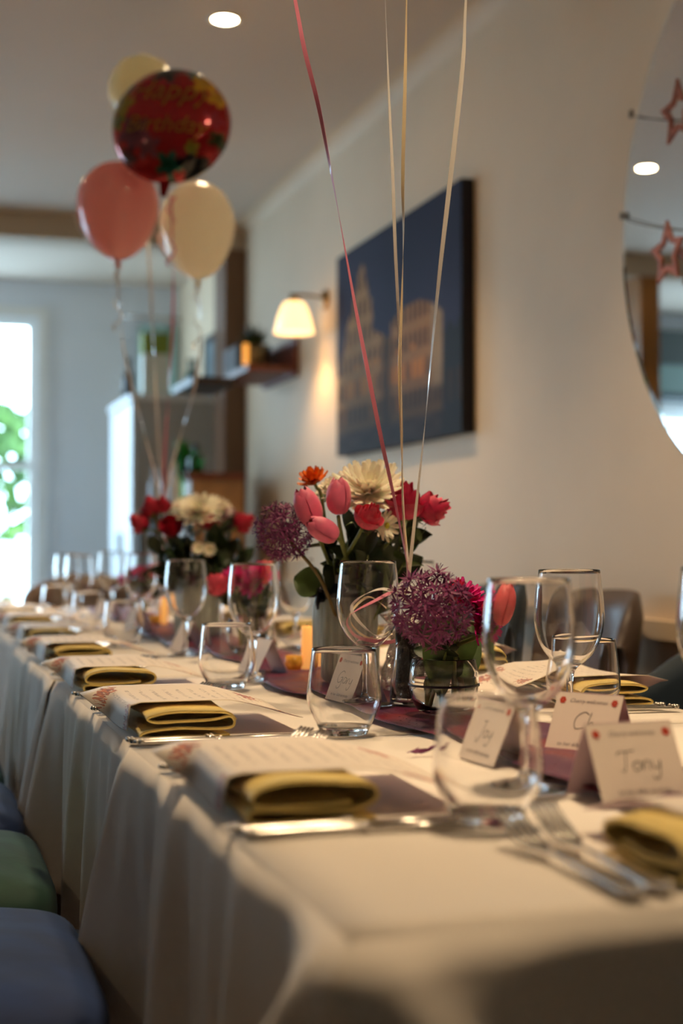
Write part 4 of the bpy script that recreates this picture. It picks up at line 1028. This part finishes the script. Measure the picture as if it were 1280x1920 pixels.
mum(hd(735,930,2.31), upc*.6+R_*.6+to_cam*.2, 'cream chrysanthemum behind the ribbons at the right', inv_(9), .040)
mum(hd(722,985,2.22), R_*.55+upc*-.15+to_cam*.7, 'small white daisy hanging below the roses of the ribbed vase', inv_(10), .026, layers=((14,1.15,1),(10,.8,.85)))
mum(hd(588,902,2.28), upc*.9-R_*.4+to_cam*.4, 'orange flower at the upper left of the ribbed vase', inv_(11), .027, mm=m_orange, key='or', layers=((9,1.15,1),(8,.8,.95),(6,.4,.8)), wid=.0095, grp=None, name='orange_flower', center=m_orange)
bpy.data.objects['orange_flower']['label'] = 'orange flower at the upper left of the ribbed vase'
sprig(V0+Vector((.0,.0,.02)), hd(705,1000,2.27), 'dark leafy sprig filling the ribbed vase centre', 12, sc=.9)
sprig(V0+Vector((.01,.0,.02)), hd(755,1010,2.29), 'dark leafy sprig right of the ribbed vase centre', 12, sc=1.0)
sprig(V0+Vector((-.01,.0,.02)), hd(655,1010,2.29), 'dark leafy sprig behind the tulips of the ribbed vase', 12, sc=1.0)
sprig(V0+Vector((.0,.01,.02)), hd(735,985,2.33), 'dark leafy sprig at the back of the ribbed vase', 12, sc=1.0)
sprig(V0+Vector((.01,.01,.02)), hd(690,1040,2.24), 'low dark leafy sprig at the front of the ribbed vase', 10, sc=.8)
sprig(V0+Vector((-.01,.01,.02)), hd(625,1040,2.28), 'dark leafy sprig at the left of the ribbed vase rim', 8, sc=.7)
sprig(V0+Vector((.01,-.01,.02)), hd(765,1040,2.27), 'leafy sprig over the right rim of the ribbed vase', 8, lf_mid, .8)
lone_leaf(neck(2)+Vector((0,0,-.02)), upc+R_*-.05, lf_tulip, 'broad tulip leaf standing in the middle of the ribbed vase', .75, 1.2)
lone_leaf(neck(3)+Vector((-.01,0,-.02)), upc-R_*.15, lf_tulip, 'broad tulip leaf below the low pink tulip', .70, .4)
lone_leaf(V0-R_*.036+to_cam*.02+Vector((0,0,.155)), -R_*.95+upc*.35, lf_round, 'large round green leaf sticking out left of the ribbed vase', 1.12, 1.57+.2)
lone_leaf(hd(783,990,2.25), -upc*.9+R_*.15, lf_mid, 'narrow leaf hanging under the rightmost rose', .42, .4)
lone_leaf(hd(772,988,2.25), -upc*.6-R_*.55, lf_mid, 'narrow leaf pointing left under the rightmost rose', .62, .4)

# ---- low bowl with allium, magenta daisies and tulip
BX, BY = .705, 1.800
t = empty('glass_bowl_vase', (BX, BY, TZR), 0, 'low round clear glass bowl with thin black ribbon', 'vase')
bp_ = [(.0001,0),(.028,0),(.036,.004),(.044,.018),(.0475,.038),(.0465,.055),(.0430,.072),(.0415,.0735),(.0405,.072),(.0438,.055),(.0448,.038),(.0415,.020),(.033,.0075),(.0001,.006)]
obj('glass_body', lathe(bp_, 48), m_glass, t)
obj('ribbon_band', lathe([(.0480,.0365),(.0484,.0365),(.0484,.0395),(.0480,.0395)], 48, True), m_navyrib, t)
obj('water', lathe([(.0001,.0068),(.032,.0085),(.0408,.0206),(.0440,.038),(.0434,.048),(.0001,.0482)], 40), mat('clear_water', (.93,.95,.9), 0, trans=1, ior=1.33), t)
B0 = Vector((BX, BY, TZR)); bi = lambda k: B0+Vector((.018*math.cos(k*2.1), .018*math.sin(k*2.1), .012)); bn = lambda k: B0+Vector((.020*math.cos(k*2.1), .020*math.sin(k*2.1), .075))
DB = 1.86
allium(at(808,1140,1.80), to_cam*.6+upc*.6, 'large purple allium globe over the low glass bowl', bi(0), .057, 88, bend=bn(0))
for (px, py, dd, lb) in [(885,1142,(to_cam*.5+R_*.4+upc*.5),'magenta daisy right of the near allium'),(900,1170,(to_cam*.4+R_*.7-upc*.1),'lower magenta daisy over the low glass bowl'),(868,1118,(to_cam*.2+R_*.3+upc*.9),'upper magenta daisy behind the near allium')]:
    mum(at(px,py,DB+.02), dd, lb, bi(px), .030, mm=m_magenta, key='mag', layers=((14,1.2,1),(13,.95,.92),(10,.65,.8)), center=mat('dark_flower_eye', lin((60,30,30)), .8), grp='magenta daisies', name='magenta_daisy')
tulip(at(920,1175,DB), R_*.32+upc*.9, 'coral pink tulip at the right of the near allium', m_coral_tulip, 'tc', bi(4), 1.22, bend=bn(4))
rose(at(845,1130,1.89), upc*.7+R_*.3+to_cam*.3, 'coral rose hidden behind the near allium', m_rose_coral, 'rc', bi(5), .8)
lone_leaf(bn(1)+Vector((.0,0,-.045)), upc*.85+R_*.30+to_cam*.1, lf_big, 'broad dark leaf rising from the low glass bowl', .95, .2)
lone_leaf(bn(2)+Vector((.0,0,-.05)), upc*.9-R_*.10+to_cam*.2, lf_big, 'second broad dark leaf in front of the low glass bowl stems', .85, .9)
lone_leaf(bn(4)+Vector((.0,0,-.045)), upc*.7+R_*.55+to_cam*.3, lf_big, 'dark leaf leaning right over the low glass bowl rim', .80, .3)
lone_leaf(bn(3)+Vector((.0,0,-.055)), upc*.9+R_*.2-to_cam*.2, lf_big, 'dark leaf at the back of the low glass bowl', .9, .9)
sprig(bi(1), at(850,1190,1.86), 'short leafy sprig in the low glass bowl', 8, sc=.8)
o = obj('fallen_floret', join(*[xf(petal(.016, .003, .2, .2, 4, 3), Matrix.Translation((.006*i, .002*math.sin(i*2), .003)) @ Matrix.Rotation(1.2+.2*math.sin(i), 4, 'Y') @ Matrix.Rotation(i*.9, 4, 'Z')) for i in range(5)]), m_allium)
o.location = (.545, 1.505, TZ); tag(o, 'fallen purple allium floret on the cloth by the foreground tumbler', 'flower')

# ---- rose bouquet further back
CX, CY = .69, 3.40
t = empty('ribbed_vase', (CX, CY, TZR), 0, 'grey ribbed glass vase under the red rose bouquet', 'vase')
obj('glass_body', ribfn(vp, 208, .0042), m_ribglass, t)
obj('ribbon_band', lathe([(.0452,.1405),(.0492,.1405),(.0470,.152),(.0450,.164),(.0436,.164),(.0436,.152)], 48, True), m_navyrib, t)
C0 = Vector((CX, CY, TZR)); ci = lambda k: C0+Vector((.02*math.cos(k*2.4), .02*math.sin(k*2.4), .02))
DC = 3.45
for k, (px, py, dd, s, lb) in enumerate([(278,990,-R_*.8+upc*.5,1.25,'crimson rose furthest left in the far bouquet'),(290,968,-R_*.3+upc*.8,1.2,'crimson rose at the upper left of the far bouquet'),(323,996,to_cam*.8+upc*.4,1.25,'round crimson rose facing the camera in the far bouquet'),
        (390,988,to_cam*.6+upc*.5+R_*.1,1.0,'small crimson rose right of centre in the far bouquet'),(440,990,R_*.8+upc*.5,1.25,'crimson rose furthest right in the far bouquet'),(305,962,upc*.9+to_cam*.2,1.0,'crimson rose behind the left ones of the far bouquet')]):
    rose(at(px,py,DC), dd, lb, m_rose_red, 'rd', ci(k), s)
mum(at(372,965,DC), upc*.7+to_cam*.6, 'large cream chrysanthemum topping the far bouquet', ci(7), .062)
mum(at(345,958,DC+.05), upc*.7-R_*.5+to_cam*.3, 'cream chrysanthemum left of the large one in the far bouquet', ci(8), .045)
mum(at(408,960,DC+.05), upc*.5+R_*.6+to_cam*.3, 'cream chrysanthemum right of the large one in the far bouquet', ci(9), .045)
mum(at(372,1028,DC-.07), to_cam*.9+upc*.1, 'small cream daisy low in the far bouquet, left one', ci(10), .016, layers=((12,1.15,1),(10,.8,.85)))
mum(at(392,1030,DC-.07), to_cam*.9-upc*.2+R_*.3, 'small cream daisy low in the far bouquet, right one', ci(11), .016, layers=((12,1.15,1),(10,.8,.85)))
allium(at(425,975,DC+.05), upc, 'small purple allium behind the right rose of the far bouquet', ci(12), .034, 70)
for k, (px, py) in enumerate([(300,1040),(330,1030),(350,1050),(380,1060),(410,1040),(440,1050),(360,1000),(415,1010),(320,1070),(400,1080)]):
    sprig(C0+Vector((0,0,.02)), at(px,py,DC+.02*(k % 3-1)), 'dark leafy sprig in the far bouquet, %s' % ['lowest at the left edge','second from the left edge','left of the middle daisies','under the right cream daisy','second from the right edge','at the far right edge','in the centre behind the daisies','high at the right','low over the left rim','low over the right rim'][k], 10, sc=1.15)

# ---- small bowls of magenta / coral flowers
def small_bowl(x, y, D, heads, where):
    t = empty('glass_bowl_vase', (x, y, TZR), 0, 'low clear glass bowl ' + where, 'vase'); obj('glass_body', lathe(bp_, 40), m_glass, t)
    b0 = Vector((x, y, TZR))
    for k, (px, py, kind, dd, lb) in enumerate(heads):
        p = at(px, py, D); st = b0+Vector((.015*math.cos(k*2), .015*math.sin(k*2), .012))
        if kind == 'm': mum(p, dd, lb, st, .036, mm=m_magenta, key='mag2', layers=((14,1.2,1),(13,.95,.92),(10,.65,.8),(8,.4,.7)), center=m_magenta, grp='magenta daisies', name='magenta_daisy')
        elif kind == 'r': rose(p, dd, lb, m_rose_coral, 'rc', st, 1.15)
        else: tulip(p, dd, lb, m_coral_tulip, 'tc', st, 1.1)
    for k in range(4): sprig(b0+Vector((0,0,.012)), b0+Vector((.04*math.cos(k*1.6), .04*math.sin(k*1.6), .12)), ['right', 'back', 'left', 'front'][k] + ' leafy sprig in the bowl ' + where, 7, sc=.7, grp='sprigs in the bowl ' + where)
small_bowl(.69, 2.86, 2.9, [(425,1108,'r',-R_*.6+upc*.5+to_cam*.3,'coral rose at the left of the middle flower bowl'),(470,1098,'m',to_cam*.8+upc*.4,'magenta daisy facing the camera in the middle flower bowl'),(440,1090,'m',to_cam*.4+upc*.8,'magenta daisy at the back of the middle flower bowl'),(494,1098,'t',upc+R_*.2,'coral tulip at the right of the middle flower bowl'),(490,1080,'m',upc*.8+R_*.3+to_cam*.3,'magenta daisy at the upper right of the middle flower bowl')], 'between the two bouquets')
small_bowl(.69, 4.20, 4.22, [(240,1085,'m',-R_*.5+upc*.5+to_cam*.3,'magenta daisy at the left of the farthest flower bowl'),(262,1080,'m',to_cam*.6+upc*.6,'magenta daisy in the middle of the farthest flower bowl'),(283,1085,'r',upc*.8+R_*.3,'coral rose at the right of the farthest flower bowl')], 'farthest down the table')

# ---------------------------------------------------------------- balloons
DBL = 4.75
BW = at(322, 1150, 4.9); BW = Vector((.80, 4.42, TZR))
def balloon(px, py, D, rx, ry, mm, label, tiltx=0):
    """latex balloon: egg narrowing to its knot"""
    c = at(px, py, D); t = bpy.data.objects.new('latex_balloon', None); COL.objects.link(t); t.location = c; tag(t, label, 'balloon', 'latex balloons')
    prof = []
    for i in range(29):
        a = PI*i/28; z = -math.cos(a); r = math.sin(a)
        if z < 0: zz = z*ry*1.08; rr = rx*(r**1.0)*(1-.10*(-z)) if r > 0 else 0
        else: zz = z*ry*.86; rr = rx*r
        if i == 0: rr = .004; 
        prof.append((max(rr, .004 if i == 0 else .0001), zz))
    obj('skin', lathe(prof, 40), mm, t)
    zb = -ry*1.08
    obj('knot', lathe([(.004, zb+.002),(.009, zb-.004),(.006, zb-.009),(.013, zb-.020),(.011,zb-.0205),(.0001, zb-.012)], 16), mm, t)
    t.rotation_euler = (0, tiltx, 0)
    return c + Vector((0,0,zb-.012))
def latex(name, col):
    M = mat(name, col, .16, coat=.6); n = M.node_tree; p = n.nodes['Principled BSDF']; o = n.nodes['Material Output']
    t = n.nodes.new('ShaderNodeBsdfTranslucent'); t.inputs[0].default_value = (*col, 1)
    mx = n.nodes.new('ShaderNodeMixShader'); mx.inputs[0].default_value = .45      # thin stretched rubber lets light through
    n.links.new(p.outputs[0], mx.inputs[1]); n.links.new(t.outputs[0], mx.inputs[2]); n.links.new(mx.outputs[0], o.inputs[0])
    return M
m_bpink = latex('salmon_pink_latex', lin((250,188,180))); m_bcream = latex('pearl_cream_latex', lin((250,242,222)))
k1 = balloon(221, 385, 4.12, .119, .147, m_bpink, 'salmon pink latex balloon at the lower left of the bunch')
k2 = balloon(370, 422, 4.22, .112, .150, m_bcream, 'cream latex balloon at the lower right of the bunch')
k3 = balloon(268, 172, 4.50, .108, .133, latex('pearl_ivory_latex', lin((248,240,208))), 'ivory latex balloon hidden behind the red foil balloon')
# foil balloon
fc = at(321, 237, 4.00); FR = .170
t = bpy.data.objects.new('foil_balloon', None); COL.objects.link(t); t.location = fc; tag(t, 'round red foil birthday balloon with gold letters and flowers', 'balloon')
fd = (EYE-fc).normalized()
fx = Vector((0,0,1)).cross(fd).normalized(); fx = (fx*math.cos(.25)+fd*math.sin(.25)).normalized(); fz = Vector((0,0,1)); fz = (fz - fd*.18).normalized(); fy = fx.cross(fz)*-1
fy = fz.cross(fx); MF = Matrix((fx, fz, fx.cross(fz))).transposed(); FS = FR/.196   # local x right, y up, z towards the camera
t.rotation_euler = MF.to_euler(); t.scale = (FS,)*3; FR = .196
def pz(x, y):
    r = min(1, math.hypot(x, y)/FR); return .085*math.sqrt(max(0, 1-r**2.2))
V = []; F = []; C = []; NR, NA = 26, 120
spots = [(-.02,.165,.055,(26,30,34)),(-.155,.05,.048,(150,130,20)),(-.165,-.01,.035,(110,108,22)),(-.145,.11,.028,(24,92,82)),(-.17,.075,.02,(24,80,72)),(.11,.135,.05,(235,180,30)),(.155,.085,.04,(225,170,30)),
         (.02,-.155,.045,(26,92,74)),(.095,-.15,.055,(18,22,26)),(-.10,-.06,.06,(120,60,78)),(-.05,-.10,.045,(128,66,80)),(.15,.0,.035,(170,50,70)),(-.12,-.13,.035,(70,22,34)),(.09,-.10,.024,(150,140,30)),(.07,.165,.03,(60,120,110)),(.17,-.06,.03,(50,70,30))]
def fcol(x, y):
    c = np.array([176, 16, 24.])
    for (sx, sy_, sr, sc) in spots:
        a = math.atan2(y-sy_, x-sx); d = math.hypot(x-sx, y-sy_); rr = sr*(.78+.22*math.cos(a*5+sx*40))
        if d < rr: c = np.array(sc, float)*(.85+.3*(d/rr))
    return (*lin(np.clip(c, 0, 255)), 1)
for side in (1, -1):
    for i in range(NR+1):
        for j in range(NA):
            r = FR*(i/NR)**.75; a = 2*PI*j/NA; x, y = r*math.cos(a), r*math.sin(a)
            wr = .0035*math.sin(a*34+side)*(i/NR)**10
            V.append((x, y, side*(pz(x, y)+abs(wr)))); C.append(fcol(x, y))
    k0 = 0 if side == 1 else (NR+1)*NA
    for i in range(NR):
        for j in range(NA):
            q = (k0+i*NA+j, k0+(i+1)*NA+j, k0+(i+1)*NA+(j+1)%NA, k0+i*NA+(j+1)%NA); F.append(q if side == 1 else tuple(reversed(q)))
M = bpy.data.materials.new('printed_red_foil'); M.use_nodes = True; n = M.node_tree; pb = n.nodes['Principled BSDF']
a_ = n.nodes.new('ShaderNodeAttribute'); a_.attribute_name = 'print'; n.links.new(a_.outputs['Color'], pb.inputs['Base Color'])
pb.inputs['Roughness'].default_value = .16; pb.inputs['Metallic'].default_value = .55; pb.inputs['Coat Weight'].default_value = .7
o = obj('foil_skin', (V, F), M, t); ca = o.data.color_attributes.new('print', 'FLOAT_COLOR', 'POINT'); ca.data.foreach_set('color', np.array(C, dtype=np.float32).ravel())
obj('inflation_neck', ([(-.02,-FR+.012,.003),(.02,-FR+.012,.003),(.009,-FR-.045,.003),(-.009,-FR-.045,.003),(-.02,-FR+.012,-.003),(.02,-FR+.012,-.003),(.009,-FR-.045,-.003),(-.009,-FR-.045,-.003)],
    [(0,3,2,1),(4,5,6,7),(0,1,5,4),(1,2,6,5),(2,3,7,6),(3,0,4,7)]), mat('red_foil', lin((150,14,22)), .2, metal=.6), t, smooth=False)
m_goldt = mat('gold_foil_letters', lin((150,112,30)), .3, metal=.5)
for s, yy, sz in (('Happy', .055, .105), ('Birthday', -.055, .078)):
    v, f = me_to_vf(textmesh(s, sz)); v = [(p[0]*1.0, p[1]+yy, pz(p[0], p[1]+yy)+.002) for p in v]
    obj('gold_lettering', (v, f), m_goldt, t, smooth=False)
k4 = fc + MF @ Vector((0, -FR-.045, 0))*FS
o = empty('balloon_weight', BW, 0, 'small foil balloon weight hidden behind the far bouquet', 'balloon weight'); obj('foil_body', grid(foil, 32, 12), m_foil, o, smooth=False)
top = BW+Vector((0,0,.10))
for kk, mm, lb, dx in ((k1, m_whiterib, 'white ribbon of the salmon pink balloon', -.02), (k2, m_whiterib, 'white ribbon of the lower cream balloon', .03), (k3, m_whiterib, 'white ribbon of the hidden ivory balloon', -.0), (k4, m_pinkrib, 'pink ribbon of the red foil balloon', .01)):
    a = kk; b = top; P = [a + (b-a)*(i/6) + Vector((dx*math.sin(i*1.1), 0, 0)) for i in range(7)]
    ribbon('balloon_ribbon', P, .008, mm, lb, 'ribbons of the far balloon bunch', 3, dx*10)
# short curled tails below the knots
for kk, mm, lb in ((k1, m_whiterib, 'short curled ribbon tail under the pink balloon'), (k4, m_pinkrib, 'short pink curled tail under the foil balloon'), (k2, m_whiterib, 'short curled ribbon tail under the lower cream balloon')):
    P = [kk + Vector((.012*math.cos(i*1.5), .012*math.sin(i*1.5), -.018*i)) for i in range(12)]
    ribbon('ribbon_tail', P, .006, mm, lb, 'curled tails under the balloons', 1, 0)
ribbon('ribbon_tail', [k1+Vector((-.118,.03,.15)), k1+Vector((-.105,.02,.10)), k1+Vector((-.07,.0,.045)), k1+Vector((-.015,-.01,.005))], .013, m_whiterib, 'white ribbon hugging the lower edge of the pink balloon', None, .5, 0)
ribbon('ribbon_tail', [k2+Vector((-.112,.03,.15)), k2+Vector((-.10,.02,.10)), k2+Vector((-.065,.0,.045)), k2+Vector((-.02,-.01,.012))], .013, m_whiterib, 'white ribbon hugging the lower edge of the cream balloon', None, .5, 0)

# ---------------------------------------------------------------- chairs
def cushion(w, d, h, e=.6, dome=.018):
    def fn(u, v):
        a = (u-.5)*2*PI; b = (v-.5)*PI
        sg = lambda x, p: math.copysign(abs(x)**p, x)
        x = w/2*sg(math.cos(b), .35)*sg(math.cos(a), .35); y = d/2*sg(math.cos(b), .35)*sg(math.sin(a), .35); z = h/2*sg(math.sin(b), .55)
        if z > 0: z += dome*math.cos(PI*x/w)*math.cos(PI*y/d) + (.004*math.sin(x*26+y*9)*math.sin(y*23-x*7) if dome else 0)
        return (x, y, z)
    return grid(fn, 56, 24)
def seat_chair(x, y, mm, label):
    t = empty('velvet_chair', (x, y, 0), 0, label, 'chair', 'velvet chairs along the left side')
    obj('seat', xf(cushion(.50, .47, .11), Matrix.Translation((0,0,.485))), mm, t)
    obj('backrest', xf(cushion(.07, .50, .46, dome=0), Matrix.Translation((-.30,0,.66)) @ Matrix.Rotation(-.12, 4, 'Y')), mm, t)
    for a in (-.2, .2):
        for b in (-.2, .2): obj('leg', tube([(a,b,.435),(a*1.12,b*1.12,0)], [.016,.010], 10), m_black, t)
for k, (yy, mm, lb) in enumerate([(1.63, m_velvet_b, 'blue velvet chair nearest the camera at lower left'), (2.14, m_velvet_g, 'green velvet chair between two blue ones at left'), (2.64, m_velvet_b, 'blue velvet chair behind the nearest green one'), (3.14, m_velvet_g, 'green velvet chair, furthest one seen at the left edge')]):
    seat_chair(-.035, yy, mm, lb)
def tub_chair(x, y, rz, mm, label, w=.54, hb=.42, wrap=1.12):
    """chair with a wraparound back: rz=0 faces +Y (its back is on -Y)"""
    t = empty('tub_chair', (x, y, 0), rz, label, 'chair', 'wraparound dining chairs')
    obj('seat', xf(cushion(w*.84, .44, .10), Matrix.Translation((0, .04, .42))), mm, t)
    n = 40; V = []; F = []; K = 10; th = .05
    for i in range(n+1):
        u = i/n; a = PI*(.5+(u-.5)*wrap); 
        cx_, cy_ = -math.cos(a)*w/2, -math.sin(a)**.8*.27 if math.sin(a) > 0 else 0
        if math.sin(a) <= 0: cy_ = .05
        nx_, ny_ = -math.cos(a), -max(0, math.sin(a))
        h = (.28 if wrap > 1 else .12) + (hb-(.28 if wrap > 1 else .12))*(math.sin(max(0, min(PI, a)))**(.5 if wrap > 1 else .25))*(1-.30*abs(u*2-1)**9); th = .05 if wrap > 1 else .065
        for k in range(K):
            q = 2*PI*k/K; r1 = math.cos(q)*th*.5; z = .40 + h*.5 + (h*.5+.02)*math.copysign(abs(math.sin(q))**.5, math.sin(q)); lean = (z-.40)*.18
            V.append((cx_+nx_*(r1+lean*.4), cy_+.0+ny_*(r1+lean), z))
    for i in range(n):
        for k in range(K): F.append((i*K+k, i*K+(k+1)%K, (i+1)*K+(k+1)%K, (i+1)*K+k))
    F += [tuple(range(K)), tuple(reversed(range(n*K, n*K+K)))]
    obj('backrest', (V, F), mm, t)
    for a in (-.19, .19):
        for b in (-.14, .2): obj('leg', tube([(a,b,.375),(a*1.15,b*1.15,0)], [.016,.010], 10), m_black, t)
tub_chair(1.34, 2.12, PI/2, m_navy, 'dark teal velvet chair at the right edge of the photo', hb=.46, w=.56)
tub_chair(1.36, 3.17, PI/2, m_taupe, 'taupe leather chair behind the right wine glass', hb=.46, w=.52, wrap=.56)
tub_chair(1.36, 3.83, PI/2, m_navy, 'dark teal velvet chair behind the coral tulip', hb=.46, w=.52, wrap=.56)
tub_chair(.72, 5.56, PI, m_taupe, 'brown chair at the far end of the long table', hb=.44, w=.46)
tub_chair(-.05, 5.26, 0, m_taupe, 'brown chair drawn up to the far separate table', hb=.42, w=.46)
